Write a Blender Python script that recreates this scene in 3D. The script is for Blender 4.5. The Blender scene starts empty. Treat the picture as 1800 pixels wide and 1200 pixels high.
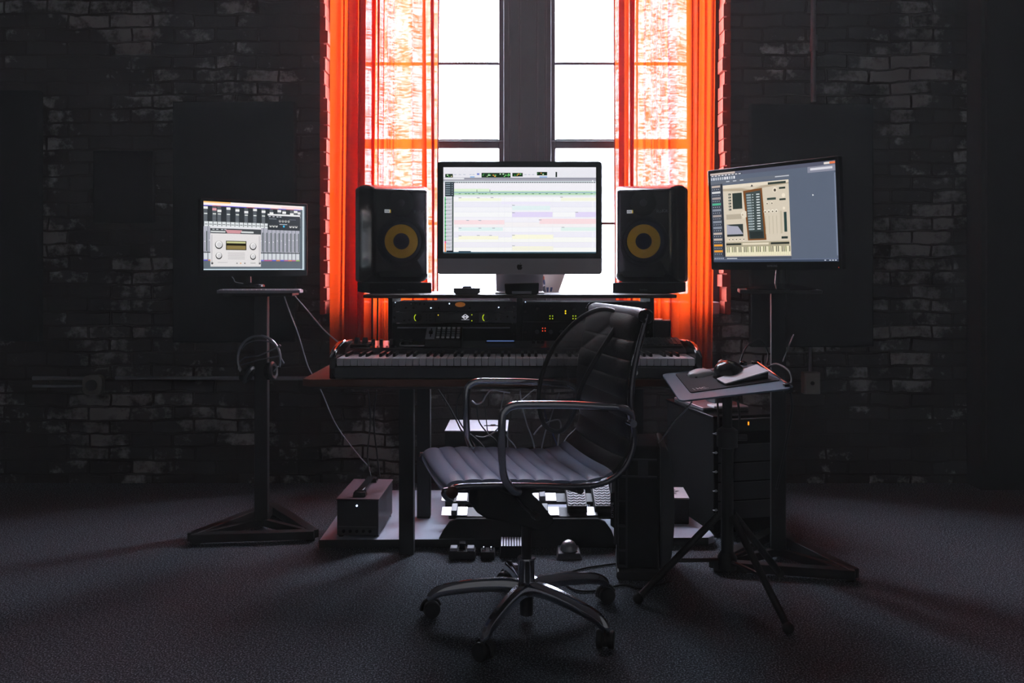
import bpy, math, random
from mathutils import Vector, Matrix
R = math.radians
PI = math.pi
random.seed(7)
scene = bpy.context.scene
COL = scene.collection

# ------------------------------------------------------------------ camera
CAMH = 1.10
FPX = 1550.0
cam = bpy.data.cameras.new('camera')
camo = bpy.data.objects.new('camera', cam)
COL.objects.link(camo)
camo.location = (0, 0, CAMH)
camo.rotation_euler = (R(90), 0, 0)
cam.sensor_width = 36
cam.lens = FPX / 1800 * 36
cam.shift_y = -130 / 1800
cam.clip_start = 0.05
scene.camera = camo

# ------------------------------------------------------------------ world: bright overcast sky beyond the windows, added dim fill behind
SKY = 30.0
DIM = 0.09
world = bpy.data.worlds.new('world')
scene.world = world
world.use_nodes = True
wn = world.node_tree
wn.nodes.clear()
wo = wn.nodes.new('ShaderNodeOutputWorld')
wb = wn.nodes.new('ShaderNodeBackground')
wg = wn.nodes.new('ShaderNodeTexCoord')
ws = wn.nodes.new('ShaderNodeSeparateXYZ')
wr = wn.nodes.new('ShaderNodeMapRange')
wr.inputs['From Min'].default_value = -0.02
wr.inputs['From Max'].default_value = 0.05
wm = wn.nodes.new('ShaderNodeMix')
wm.data_type = 'RGBA'
wm.inputs[6].default_value = (DIM, DIM * 1.0, DIM * 1.02, 1)
wm.inputs[7].default_value = (SKY * 0.92, SKY * 0.98, SKY * 1.14, 1)
wn.links.new(wg.outputs['Generated'], ws.inputs[0])
wn.links.new(ws.outputs['Y'], wr.inputs['Value'])
wn.links.new(wr.outputs[0], wm.inputs[0])
wn.links.new(wm.outputs[2], wb.inputs[0])
wn.links.new(wb.outputs[0], wo.inputs[0])

# sampling portals for the window sky and the added rear fill
def portal(name, loc, rot, sx, sy):
    l = bpy.data.lights.new(name, 'AREA')
    l.shape = 'RECTANGLE'
    l.size = sx
    l.size_y = sy
    l.cycles.is_portal = True
    o = bpy.data.objects.new(name, l)
    COL.objects.link(o)
    o.location = loc
    o.rotation_euler = rot
portal('window_daylight', (0.07, 4.93, 2.85), (R(-90), 0, 0), 2.1, 4.1)
portal('rear_fill_portal', (0.1, -1.9, 2.6), (R(90), 0, 0), 6.8, 5.0)

vs = scene.view_settings
vs.view_transform = 'Standard'
vs.look = 'None'
vs.gamma = 1
vs.use_curve_mapping = False
vs.exposure = 0.0
scene.cycles.use_denoising = True
scene.cycles.max_bounces = 10
scene.cycles.transparent_max_bounces = 16
scene.cycles.sample_clamp_indirect = 6

# ------------------------------------------------------------------ helpers
def P(px, py, d):
    return Vector(((px - 900) / FPX * d, d, CAMH - (py - 470) / FPX * d))

def lin(c):
    if isinstance(c, str):
        c = tuple(int(c[i:i + 2], 16) / 255 for i in (0, 2, 4))
    return tuple((x / 12.92 if x <= 0.04045 else ((x + 0.055) / 1.055) ** 2.4) for x in c)

MATS = {}
def mat(name, col, rough=0.5, metal=0.0, var=0.15, scale=40, bump=0.0, emit=0.0, coat=0.0, spec=0.5):
    if name in MATS:
        return MATS[name]
    m = bpy.data.materials.new(name)
    m.use_nodes = True
    nt = m.node_tree
    b = nt.nodes['Principled BSDF']
    c = lin(col)
    tc = nt.nodes.new('ShaderNodeTexCoord')
    nz = nt.nodes.new('ShaderNodeTexNoise')
    nz.inputs['Scale'].default_value = scale
    nz.inputs['Detail'].default_value = 4
    nt.links.new(tc.outputs['Object'], nz.inputs['Vector'])
    rp = nt.nodes.new('ShaderNodeMix')
    rp.data_type = 'RGBA'
    rp.inputs[6].default_value = tuple(x * (1 - var) for x in c) + (1,)
    rp.inputs[7].default_value = tuple(min(1, x * (1 + var)) for x in c) + (1,)
    nt.links.new(nz.outputs['Fac'], rp.inputs[0])
    nt.links.new(rp.outputs[2], b.inputs['Base Color'])
    b.inputs['Roughness'].default_value = rough
    b.inputs['Metallic'].default_value = metal
    b.inputs['Specular IOR Level'].default_value = spec
    if coat:
        b.inputs['Coat Weight'].default_value = coat
        b.inputs['Coat Roughness'].default_value = 0.1
    if bump:
        bp = nt.nodes.new('ShaderNodeBump')
        bp.inputs['Strength'].default_value = bump
        bp.inputs['Distance'].default_value = 0.002
        nt.links.new(nz.outputs['Fac'], bp.inputs['Height'])
        nt.links.new(bp.outputs[0], b.inputs['Normal'])
    if emit:
        b.inputs['Emission Color'].default_value = c + (1,)
        b.inputs['Emission Strength'].default_value = emit
    MATS[name] = m
    return m

class MB:
    """collects shapes into one mesh"""
    def __init__(s, M=None):
        s.v = []; s.f = []; s.mi = []; s.cols = []; s.uv = None
        s.M = M or Matrix.Identity(4)
    def _add(s, vs_, fs, mi=0):
        o = len(s.v)
        s.v += [tuple(s.M @ Vector(p)) for p in vs_]
        s.f += [tuple(i + o for i in f) for f in fs]
        s.mi += [mi] * len(fs)
        return s
    def box(s, x0, x1, y0, y1, z0, z1, mi=0):
        vs_ = [(x0, y0, z0), (x1, y0, z0), (x1, y1, z0), (x0, y1, z0), (x0, y0, z1), (x1, y0, z1), (x1, y1, z1), (x0, y1, z1)]
        fs = [(3, 2, 1, 0), (4, 5, 6, 7), (0, 1, 5, 4), (1, 2, 6, 5), (2, 3, 7, 6), (3, 0, 4, 7)]
        return s._add(vs_, fs, mi)
    def hexa(s, b, t, mi=0):
        fs = [(3, 2, 1, 0), (4, 5, 6, 7), (0, 1, 5, 4), (1, 2, 6, 5), (2, 3, 7, 6), (3, 0, 4, 7)]
        return s._add(list(b) + list(t), fs, mi)
    def prism(s, pts, a0, a1, axis='y', mi=0):
        """pts: 2D outline; extruded along axis"""
        def mk(p, a):
            if axis == 'y': return (p[0], a, p[1])
            if axis == 'x': return (a, p[0], p[1])
            return (p[0], p[1], a)
        n = len(pts)
        vs_ = [mk(p, a0) for p in pts] + [mk(p, a1) for p in pts]
        fs = [tuple(range(n)), tuple(range(2 * n - 1, n - 1, -1))]
        for i in range(n):
            j = (i + 1) % n
            fs.append((j, i, i + n, j + n))
        return s._add(vs_, fs, mi)
    def lathe(s, prof, c=(0, 0, 0), axis='z', seg=32, mi=0):
        """prof: list of (r, h)"""
        vs_ = []; n = len(prof)
        for k in range(seg):
            a = 2 * PI * k / seg
            for r, h in prof:
                x, y = r * math.cos(a), r * math.sin(a)
                if axis == 'z': p = (x, y, h)
                elif axis == 'y': p = (x, h, y)
                else: p = (h, x, y)
                vs_.append((p[0] + c[0], p[1] + c[1], p[2] + c[2]))
        fs = []
        for k in range(seg):
            k2 = (k + 1) % seg
            for i in range(n - 1):
                fs.append((k * n + i, k2 * n + i, k2 * n + i + 1, k * n + i + 1))
        if prof[0][0] > 1e-6: fs.append(tuple(k * n for k in range(seg))[::-1])
        if prof[-1][0] > 1e-6: fs.append(tuple(k * n + n - 1 for k in range(seg)))
        return s._add(vs_, fs, mi)
    def cyl(s, r, h0, h1, c=(0, 0, 0), axis='z', seg=24, mi=0):
        return s.lathe([(r, h0), (r, h1)], c, axis, seg, mi)
    def tube(s, pts, r, seg=10, closed=False, flat=1.0, mi=0):
        pts = [Vector(p) for p in pts]
        n = len(pts)
        rs = r if isinstance(r, (list, tuple)) else [r] * n
        vs_ = []; nrm = None
        for i in range(n):
            a = pts[(i - 1) % n] if (closed or i > 0) else pts[0]
            b = pts[(i + 1) % n] if (closed or i < n - 1) else pts[-1]
            t = (b - a)
            t = t.normalized() if t.length > 1e-9 else Vector((0, 0, 1))
            if nrm is None:
                up = Vector((0, 0, 1)) if abs(t.z) < 0.9 else Vector((0, 1, 0))
                nrm = (up - t * up.dot(t)).normalized()
            else:
                nrm = (nrm - t * nrm.dot(t))
                nrm = nrm.normalized() if nrm.length > 1e-6 else t.orthogonal().normalized()
            bi = t.cross(nrm)
            for k in range(seg):
                an = 2 * PI * k / seg
                vs_.append(pts[i] + (nrm * math.cos(an) * flat + bi * math.sin(an)) * rs[i])
        fs = []
        m = n if closed else n - 1
        for i in range(m):
            j = (i + 1) % n
            for k in range(seg):
                k2 = (k + 1) % seg
                fs.append((i * seg + k, i * seg + k2, j * seg + k2, j * seg + k))
        if not closed:
            fs.append(tuple(range(seg))[::-1]); fs.append(tuple((n - 1) * seg + k for k in range(seg)))
        return s._add(vs_, fs, mi)
    def ball(s, c, r, sx=1, sy=1, sz=1, seg=20, mi=0):
        prof = [(max(0.0, r * math.sin(PI * i / 10)), -r * math.cos(PI * i / 10)) for i in range(11)]
        o = len(s.v)
        M0 = s.M
        s.M = M0 @ Matrix.Translation(c) @ Matrix.Diagonal((sx, sy, sz, 1))
        prof[0] = (0, -r); prof[-1] = (0, r)
        s.lathe(prof, seg=seg, mi=mi)
        s.M = M0
        return s
    def rbox(s, w, h, rad, a0, a1, c=(0, 0), axis='y', mi=0, seg=5):
        """rounded-corner slab"""
        pts = []
        for cx, cy, st in ((1, 1, 0), (-1, 1, 90), (-1, -1, 180), (1, -1, 270)):
            for k in range(seg + 1):
                a = R(st + 90 * k / seg)
                pts.append((c[0] + cx * (w / 2 - rad) + rad * math.cos(a), c[1] + cy * (h / 2 - rad) + rad * math.sin(a)))
        return s.prism(pts, a0, a1, axis, mi)
    def grid(s, rows, uvs=None, mi=0):
        n = len(rows[0])
        vs_ = [p for r in rows for p in r]
        fs = []
        for i in range(len(rows) - 1):
            for j in range(n - 1):
                fs.append((i * n + j, i * n + j + 1, (i + 1) * n + j + 1, (i + 1) * n + j))
        return s._add(vs_, fs, mi)
    def text(s, body, size, M, depth=0.0004, mi=0):
        cu = bpy.data.curves.new('t', 'FONT')
        cu.body = body; cu.size = size; cu.align_x = 'CENTER'; cu.align_y = 'CENTER'; cu.extrude = depth; cu.resolution_u = 3
        o = bpy.data.objects.new('t', cu)
        COL.objects.link(o)
        dg = bpy.context.evaluated_depsgraph_get(); dg.update()
        me = bpy.data.meshes.new_from_object(o.evaluated_get(dg))
        s_M = s.M; s.M = s_M @ M
        s._add([tuple(v.co) for v in me.vertices], [tuple(p.vertices) for p in me.polygons], mi)
        s.M = s_M
        bpy.data.objects.remove(o); bpy.data.curves.remove(cu); bpy.data.meshes.remove(me)
        return s
    def build(s, name, m, parent=None, bevel=0, smooth=True, angle=40, uv=None, label=None, segs=2):
        me = bpy.data.meshes.new(name)
        me.from_pydata(s.v, [], s.f)
        ms = m if isinstance(m, (list, tuple)) else [m]
        for x in ms: me.materials.append(x)
        for p, i in zip(me.polygons, s.mi): p.material_index = i
        if smooth:
            me.shade_smooth()
            me.set_sharp_from_angle(angle=R(angle))
        if uv:
            l = me.uv_layers.new(name='UVMap')
            for lp in me.loops:
                l.data[lp.index].uv = uv[lp.vertex_index]
        me.update()
        o = bpy.data.objects.new(name, me)
        COL.objects.link(o)
        if parent: o.parent = parent
        if bevel:
            b = o.modifiers.new('bevel', 'BEVEL')
            b.width = bevel; b.segments = segs; b.limit_method = 'ANGLE'; b.angle_limit = R(35)
            b.harden_normals = False
        if label: o['label'] = label
        return o

def tag(o, label, cat, group=None, kind=None):
    o['label'] = label; o['category'] = cat
    if group: o['group'] = group
    if kind: o['kind'] = kind
    return o
def empty(name, loc, rz=0, label=None, cat=None, group=None, rx=0, ry=0):
    o = bpy.data.objects.new(name, None)
    COL.objects.link(o)
    o.empty_display_size = 0.05
    o.location = loc
    o.rotation_euler = (rx, ry, rz)
    if label: tag(o, label, cat, group)
    return o
def struct(o):
    o['kind'] = 'structure'
    return o
def place(o, loc, rz=0):
    o.location = loc; o.rotation_euler = (0, 0, rz)
    return o
def smoothpts(pts, n=8, closed=False):
    pts = [Vector(p) for p in pts]
    out = []
    N = len(pts)
    rng = range(N) if closed else range(N - 1)
    for i in rng:
        g = (lambda k: pts[k % N]) if closed else (lambda k: pts[max(0, min(N - 1, k))])
        p0, p1, p2, p3 = g(i - 1), g(i), g(i + 1), g(i + 2)
        for k in range(n):
            t = k / n
            out.append(0.5 * ((2 * p1) + (p2 - p0) * t + (2 * p0 - 5 * p1 + 4 * p2 - p3) * t * t + (3 * p1 - p0 - 3 * p2 + p3) * t ** 3))
    if not closed: out.append(pts[-1])
    return out

# ------------------------------------------------------------------ materials
BLK = mat('black_plastic', '2a2a2b', 0.45, var=0.1)
BLKM = mat('matte_black', '262627', 0.8, var=0.2, spec=0.3)
BLKG = mat('gloss_black', '1c1c1e', 0.18, var=0.1)
STEEL = mat('black_powder_steel', '19191a', 0.5, metal=0.0, var=0.15, scale=120, bump=0.1)
CHROME = mat('chrome', 'd0d2da', 0.10, metal=1.0, var=0.05)
ALU = mat('brushed_aluminium', 'b8b8bc', 0.35, metal=1.0, var=0.06, scale=90)
ALUD = mat('grey_aluminium', '5c5a60', 0.55, metal=0.2, var=0.08, scale=300)
WHT = mat('white_plastic', 'e8e8ea', 0.25, var=0.03)
LEATHERLIT = mat('black_leather_lit', '9ca8c0', 0.40, var=0.15, scale=220, bump=0.35)  # black leather with window light on the seat put into its colour
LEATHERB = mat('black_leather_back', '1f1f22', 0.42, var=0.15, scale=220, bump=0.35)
DWOOD = mat('dark_walnut', '6a3c28', 0.5, var=0.35, scale=14)
DWOODE = mat('dark_wood_edge', '3a2e28', 0.6, var=0.3, scale=30)
YELL = mat('yellow_kevlar_cone', 'f0b820', 0.6, var=0.25, scale=600)
GREY = mat('dark_grey_panel', '444448', 0.5, var=0.15, scale=200)
GREYL = mat('light_grey_metal', '9a9aa2', 0.5, var=0.06, scale=200)
PURP = mat('plum_lit_top', '5a4650', 0.45, var=0.1, scale=60)  # plum tone carrying the light on the case top
FELT = mat('acoustic_fabric', '1d1d1e', 0.95, var=0.3, scale=300, spec=0.1)
FELTB = mat('acoustic_fabric_brown', '241f21', 0.95, var=0.3, scale=300, spec=0.1)
RUB = mat('black_rubber', '202021', 0.75, var=0.1)
CABB = mat('black_cable', '18181a', 0.6, var=0.1)
CABW = mat('grey_cable', 'a8a8b0', 0.4, var=0.1)
CABL = mat('blue_cable', '2a3a6c', 0.4, var=0.1)
LEDW = mat('led_white_blue', 'c8dcff', 0.5, emit=3.0)
LEDB = mat('led_blue', '5a78ff', 0.5, emit=2.5)
LEDO = mat('led_orange', 'ff9a20', 0.5, emit=1.6)
LEDR = mat('led_red', 'ff4a28', 0.5, emit=1.2)
LEDG = mat('led_lime', 'c8e020', 0.5, emit=1.0)
LEDY = mat('led_yellow', 'ffd820', 0.5, emit=1.2)
PAD = mat('mouse_mat_cloth', '2c2c33', 0.8, var=0.15, scale=500)
TRAYM = mat('tray_grey_laminate', '748494', 0.5, var=0.08, scale=300)
PIPE = mat('galvanised_conduit', '8a888c', 0.5, metal=0.3, var=0.2, scale=30)
BEIGE = mat('painted_outlet_box', '8a857c', 0.6, var=0.1)
OVAL = mat('copper_badge_glow', 'c87a3c', 0.35, metal=0.3, var=0.2, emit=0.25)  # copper tone given a little self-glow to brighten it
KEYW = mat('white_keys', 'dcdce2', 0.35, var=0.04)
KEYB = mat('black_keys', '1a1a1b', 0.3, var=0.04)
FRAMEP = mat('window_frame_paint', '332f36', 0.5, var=0.1, scale=20)
TAN = mat('printed_cream_paper', 'd8c8bc', 0.6, var=0.05)
SKIN = mat('print_orange', 'c05a38', 0.6)
NAVY = mat('print_navy', '2c3a60', 0.6)

def screen_mat():
    m = bpy.data.materials.new('screen_pixels'); m.use_nodes = True
    nt = m.node_tree; b = nt.nodes['Principled BSDF']
    a = nt.nodes.new('ShaderNodeVertexColor'); a.layer_name = 'Col'
    b.inputs['Base Color'].default_value = (0.01, 0.01, 0.01, 1)
    b.inputs['Roughness'].default_value = 0.25
    nt.links.new(a.outputs[0], b.inputs['Emission Color'])
    b.inputs['Emission Strength'].default_value = 1.0
    return m
SCR = screen_mat()

def brick_mat():
    m = bpy.data.materials.new('old_painted_brick'); m.use_nodes = True
    nt = m.node_tree; b = nt.nodes['Principled BSDF']; N = nt.nodes.new; L = nt.links.new
    tc = N('ShaderNodeTexCoord'); sp = N('ShaderNodeSeparateXYZ'); L(tc.outputs['Object'], sp.inputs[0])
    ad = N('ShaderNodeMath'); ad.operation = 'ADD'; L(sp.outputs[0], ad.inputs[0]); L(sp.outputs[1], ad.inputs[1])
    cb = N('ShaderNodeCombineXYZ'); L(ad.outputs[0], cb.inputs[0]); L(sp.outputs[2], cb.inputs[1])
    nd = N('ShaderNodeTexNoise'); nd.inputs['Scale'].default_value = 5; nd.inputs['Detail'].default_value = 3; L(cb.outputs[0], nd.inputs['Vector'])
    vm = N('ShaderNodeVectorMath'); vm.operation = 'MULTIPLY_ADD'; vm.inputs[1].default_value = (0.045, 0.045, 0); L(nd.outputs['Color'], vm.inputs[0]); L(cb.outputs[0], vm.inputs[2])
    br = N('ShaderNodeTexBrick'); br.inputs['Scale'].default_value = 1; br.inputs['Brick Width'].default_value = 0.215
    br.inputs['Row Height'].default_value = 0.069; br.inputs['Mortar Size'].default_value = 0.007; br.inputs['Mortar Smooth'].default_value = 0.5
    br.inputs['Color1'].default_value = (0, 0, 0, 1); br.inputs['Color2'].default_value = (1, 1, 1, 1); br.inputs['Mortar'].default_value = (0, 0, 0, 1)
    br.inputs['Bias'].default_value = 0.0
    L(vm.outputs[0], br.inputs['Vector'])
    # flaking whitewash over red-brown brick
    n1 = N('ShaderNodeTexNoise'); n1.inputs['Scale'].default_value = 2.2; n1.inputs['Detail'].default_value = 3; L(cb.outputs[0], n1.inputs['Vector'])
    n2 = N('ShaderNodeTexNoise'); n2.inputs['Scale'].default_value = 22; n2.inputs['Detail'].default_value = 6; n2.inputs['Roughness'].default_value = 0.65; L(cb.outputs[0], n2.inputs['Vector'])
    s1 = N('ShaderNodeMath'); s1.operation = 'MULTIPLY_ADD'; s1.inputs[1].default_value = 2.2; L(n1.outputs['Fac'], s1.inputs[0]); L(n2.outputs['Fac'], s1.inputs[2])
    s2 = N('ShaderNodeMath'); s2.operation = 'MULTIPLY_ADD'; L(br.outputs['Color'], s2.inputs[0]); s2.inputs[1].default_value = 0.32; L(s1.outputs[0], s2.inputs[2])
    mr = N('ShaderNodeMapRange'); mr.inputs['From Min'].default_value = 1.86; mr.inputs['From Max'].default_value = 2.10; L(s2.outputs[0], mr.inputs['Value'])
    mo = N('ShaderNodeMath'); mo.operation = 'SUBTRACT'; mo.inputs[0].default_value = 1; L(br.outputs['Fac'], mo.inputs[1])
    mm = N('ShaderNodeMath'); mm.operation = 'MULTIPLY'; L(mr.outputs[0], mm.inputs[0]); L(mo.outputs[0], mm.inputs[1])
    base = N('ShaderNodeMix'); base.data_type = 'RGBA'; base.inputs[6].default_value = (0.032, 0.020, 0.017, 1); base.inputs[7].default_value = (0.050, 0.042, 0.036, 1); L(br.outputs['Color'], base.inputs[0])
    fin = N('ShaderNodeMix'); fin.data_type = 'RGBA'; L(mm.outputs[0], fin.inputs[0]); L(base.outputs[2], fin.inputs[6]); fin.inputs[7].default_value = (0.36, 0.325, 0.305, 1)
    L(fin.outputs[2], b.inputs['Base Color'])
    b.inputs['Roughness'].default_value = 0.9
    hh = N('ShaderNodeMath'); hh.operation = 'MULTIPLY_ADD'; L(n2.outputs['Fac'], hh.inputs[0]); hh.inputs[1].default_value = 0.5; L(mo.outputs[0], hh.inputs[2])
    bp = N('ShaderNodeBump'); bp.inputs['Strength'].default_value = 0.7; bp.inputs['Distance'].default_value = 0.012; L(hh.outputs[0], bp.inputs['Height']); L(bp.outputs[0], b.inputs['Normal'])
    return m
BRICK = brick_mat()

def carpet_mat():
    m = bpy.data.materials.new('dark_speckled_carpet'); m.use_nodes = True
    nt = m.node_tree; b = nt.nodes['Principled BSDF']; N = nt.nodes.new; L = nt.links.new
    tc = N('ShaderNodeTexCoord')
    n1 = N('ShaderNodeTexNoise'); n1.inputs['Scale'].default_value = 190; n1.inputs['Detail'].default_value = 3; n1.inputs['Roughness'].default_value = 0.7; L(tc.outputs['Object'], n1.inputs['Vector'])
    mr = N('ShaderNodeMapRange'); mr.inputs['From Min'].default_value = 0.50; mr.inputs['From Max'].default_value = 0.66; L(n1.outputs['Fac'], mr.inputs['Value'])
    mx = N('ShaderNodeMix'); mx.data_type = 'RGBA'; mx.inputs[6].default_value = (0.035, 0.040, 0.047, 1); mx.inputs[7].default_value = (0.35, 0.40, 0.45, 1); L(mr.outputs[0], mx.inputs[0])
    L(mx.outputs[2], b.inputs['Base Color']); b.inputs['Roughness'].default_value = 0.95; b.inputs['Specular IOR Level'].default_value = 0.15
    bp = N('ShaderNodeBump'); bp.inputs['Strength'].default_value = 0.6; bp.inputs['Distance'].default_value = 0.004; L(n1.outputs['Fac'], bp.inputs['Height']); L(bp.outputs[0], b.inputs['Normal'])
    return m
CARPET = carpet_mat()

def curtain_mat():
    m = bpy.data.materials.new('orange_linen_voile'); m.use_nodes = True
    nt = m.node_tree; N = nt.nodes.new; L = nt.links.new
    nt.nodes.clear()
    out = N('ShaderNodeOutputMaterial')
    uv = N('ShaderNodeUVMap'); uv.uv_map = 'UVMap'
    def noise(sx, sy, det=3):
        mp = N('ShaderNodeMapping'); mp.inputs['Scale'].default_value = (sx, sy, 1); L(uv.outputs[0], mp.inputs[0])
        n = N('ShaderNodeTexNoise'); n.inputs['Scale'].default_value = 1; n.inputs['Detail'].default_value = det; L(mp.outputs[0], n.inputs['Vector']); return n
    a = noise(13, 110, 4); c = noise(200, 9); d = noise(7, 7, 2)
    s = N('ShaderNodeMath'); s.operation = 'ADD'; L(a.outputs['Fac'], s.inputs[0])
    s1 = N('ShaderNodeMath'); s1.operation = 'MULTIPLY'; L(c.outputs['Fac'], s1.inputs[0]); s1.inputs[1].default_value = 0.45; L(s1.outputs[0], s.inputs[1])
    s2 = N('ShaderNodeMath'); s2.operation = 'MULTIPLY_ADD'; L(d.outputs['Fac'], s2.inputs[0]); s2.inputs[1].default_value = 0.5; L(s.outputs[0], s2.inputs[2])
    mr = N('ShaderNodeMapRange'); mr.inputs['From Min'].default_value = 0.84; mr.inputs['From Max'].default_value = 1.10
    mr.inputs['To Min'].default_value = 0.008; mr.inputs['To Max'].default_value = 0.08; L(s2.outputs[0], mr.inputs['Value'])
    df = N('ShaderNodeBsdfDiffuse'); df.inputs[0].default_value = (0.45, 0.04, 0.015, 1)
    tl = N('ShaderNodeBsdfTranslucent'); tl.inputs[0].default_value = (0.58, 0.042, 0.003, 1)
    tp = N('ShaderNodeBsdfTransparent'); tp.inputs[0].default_value = (1.0, 0.56, 0.55, 1)
    m1 = N('ShaderNodeMixShader'); m1.inputs[0].default_value = 0.62; L(df.outputs[0], m1.inputs[1]); L(tl.outputs[0], m1.inputs[2])
    m2 = N('ShaderNodeMixShader'); L(mr.outputs[0], m2.inputs[0]); L(m1.outputs[0], m2.inputs[1]); L(tp.outputs[0], m2.inputs[2])
    L(m2.outputs[0], out.inputs[0])
    return m
CURT = curtain_mat()

def mesh_mat():
    m = bpy.data.materials.new('woven_black_mesh'); m.use_nodes = True
    nt = m.node_tree; N = nt.nodes.new; L = nt.links.new; nt.nodes.clear()
    out = N('ShaderNodeOutputMaterial'); uv = N('ShaderNodeUVMap'); uv.uv_map = 'UVMap'
    ck = []
    for dr in ('X', 'Y'):
        w = N('ShaderNodeTexWave'); w.bands_direction = dr; w.inputs['Scale'].default_value = 26; L(uv.outputs[0], w.inputs['Vector']); ck.append(w)
    mx = N('ShaderNodeMath'); mx.operation = 'MULTIPLY'; L(ck[0].outputs['Fac'], mx.inputs[0]); L(ck[1].outputs['Fac'], mx.inputs[1])
    mr = N('ShaderNodeMapRange'); mr.inputs['From Min'].default_value = 0.15; mr.inputs['From Max'].default_value = 0.5; mr.inputs['To Min'].default_value = 0.12; mr.inputs['To Max'].default_value = 0.9; L(mx.outputs[0], mr.inputs['Value'])
    pb = N('ShaderNodeBsdfPrincipled'); pb.inputs['Base Color'].default_value = (0.02, 0.02, 0.022, 1); pb.inputs['Roughness'].default_value = 0.5
    tp = N('ShaderNodeBsdfTransparent'); m2 = N('ShaderNodeMixShader'); L(mr.outputs[0], m2.inputs[0]); L(pb.outputs[0], m2.inputs[1]); L(tp.outputs[0], m2.inputs[2]); L(m2.outputs[0], out.inputs[0])
    return m
MESHM = mesh_mat()

def glass_mat(name, tint, refl=0.06):
    m = bpy.data.materials.new(name); m.use_nodes = True
    nt = m.node_tree; N = nt.nodes.new; L = nt.links.new; nt.nodes.clear()
    out = N('ShaderNodeOutputMaterial'); tp = N('ShaderNodeBsdfTransparent'); tp.inputs[0].default_value = tint + (1,)
    gl = N('ShaderNodeBsdfGlossy'); gl.inputs['Roughness'].default_value = 0.05
    nz = N('ShaderNodeTexNoise'); nz.inputs['Scale'].default_value = 3
    mr = N('ShaderNodeMapRange'); mr.inputs['To Min'].default_value = refl * 0.8; mr.inputs['To Max'].default_value = refl * 1.2; L(nz.outputs['Fac'], mr.inputs['Value'])
    mx = N('ShaderNodeMixShader'); L(mr.outputs[0], mx.inputs[0]); L(tp.outputs[0], mx.inputs[1]); L(gl.outputs[0], mx.inputs[2]); L(mx.outputs[0], out.inputs[0])
    return m
GLASS = glass_mat('window_glass', (0.97, 0.98, 1.0))
GLASSC = glass_mat('clear_tumbler_glass', (0.93, 0.93, 0.95), 0.08)
#--STRUCT--
# ------------------------------------------------------------------ room shell
WY = 4.50          # inner face of the brick wall
OX0, OX1, OZ0, OZ1 = -0.95, 1.085, 0.86, 4.85
RX0, RX1, RZ = -3.3, 3.5, 5.2
b = MB(); b.box(RX0 - 0.1, RX1 + 0.1, -1.9, WY + 0.5, -0.12, 0)
struct(b.build('floor', CARPET))
b = MB()
b.box(RX0 - 0.1, OX0 - 0.03, WY, WY + 0.42, 0, RZ)
b.box(OX1 + 0.03, RX1 + 0.1, WY, WY + 0.42, 0, RZ)
b.box(OX0 - 0.03, OX1 + 0.03, WY, WY + 0.42, 0, OZ0)
b.box(OX0 - 0.03, OX1 + 0.03, WY, WY + 0.42, OZ1, RZ)
rw = random.Random(3)
z = OZ0
while z < OZ1 - 0.01:                       # uneven brick courses toothing into the opening
    h = min(0.069, OZ1 - z)
    for side in (0, 1):
        j = rw.uniform(-0.008, 0.014)
        if side == 0: b.box(OX0 - 0.03, OX0 + j, WY - rw.uniform(0, 0.008), WY + 0.10, z + 0.004, z + h - 0.003, 1); b.box(OX0 - 0.03, OX0 - 0.012, WY + 0.004, WY + 0.42, z, z + h, 1)
        else: b.box(OX1 - j, OX1 + 0.03, WY - rw.uniform(0, 0.008), WY + 0.10, z + 0.004, z + h - 0.003, 1); b.box(OX1 + 0.012, OX1 + 0.03, WY + 0.004, WY + 0.42, z, z + h, 1)
    z += h
struct(b.build('wall_back', [BRICK, mat('red_brick_lit', 'a83c20', 0.9, var=0.4, scale=25, bump=0.5)], smooth=False))  # reveal brick reddened to include orange light coming through the curtain
WALLP = mat('dark_painted_wall', '2e2c2b', 0.9, var=0.2, scale=3)
b = MB(); b.box(RX0 - 0.1, RX0, -1.9, WY, 0, RZ); struct(b.build('wall_left', WALLP))
b = MB(); b.box(RX1, RX1 + 0.1, -1.9, WY, 0, RZ); struct(b.build('wall_right', WALLP))
b = MB(); b.box(RX0 - 0.1, RX1 + 0.1, -1.9, WY + 0.42, RZ, RZ + 0.1); struct(b.build('ceiling', WALLP))
b = MB(); b.box(2.32, 2.62, WY - 0.14, WY, 0, RZ); b.box(2.34, 2.60, WY - 0.16, WY - 0.14, 0.15, RZ - 0.1)
struct(b.build('trim_1', mat('charcoal_column_paint', '222223', 0.8, var=0.1, scale=8)))

# windows
def win(name, xg0, xg1, xs0, xs1):
    y = WY + 0.20
    m = MB()
    def sash(z0, z1, zg0, zg1, y0, muntins):
        m.box(xs0, xg0, y0, y0 + 0.035, z0, z1); m.box(xg1, xs1, y0, y0 + 0.035, z0, z1)
        m.box(xg0, xg1, y0, y0 + 0.035, z0, zg0); m.box(xg0, xg1, y0, y0 + 0.035, zg1, z1)
        for q in muntins: m.box(xg0, xg1, y0 + 0.008, y0 + 0.03, q - 0.007, q + 0.007)
    sash(1.743, 4.72, 1.79, 4.66, y + 0.04, (2.198, 2.61, 3.02, 3.43, 3.84, 4.25))
    sash(0.92, 1.775, 0.96, 1.735, y, (1.335,))
    fr = m.build(name, FRAMEP, bevel=0.003)
    struct(fr)
    g = MB(); g.box(xg0, xg1, y + 0.058, y + 0.061, 1.79, 4.66); g.box(xg0, xg1, y + 0.018, y + 0.021, 0.96, 1.735)
    g.build('pane', GLASS, fr)
win('window_1', -0.80, -0.070, -0.83, -0.044)
win('window_2', 0.232, 0.945, 0.206, 0.975)
b = MB()
b.box(-0.044, 0.206, WY + 0.13, WY + 0.38, OZ0, OZ1)
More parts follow.
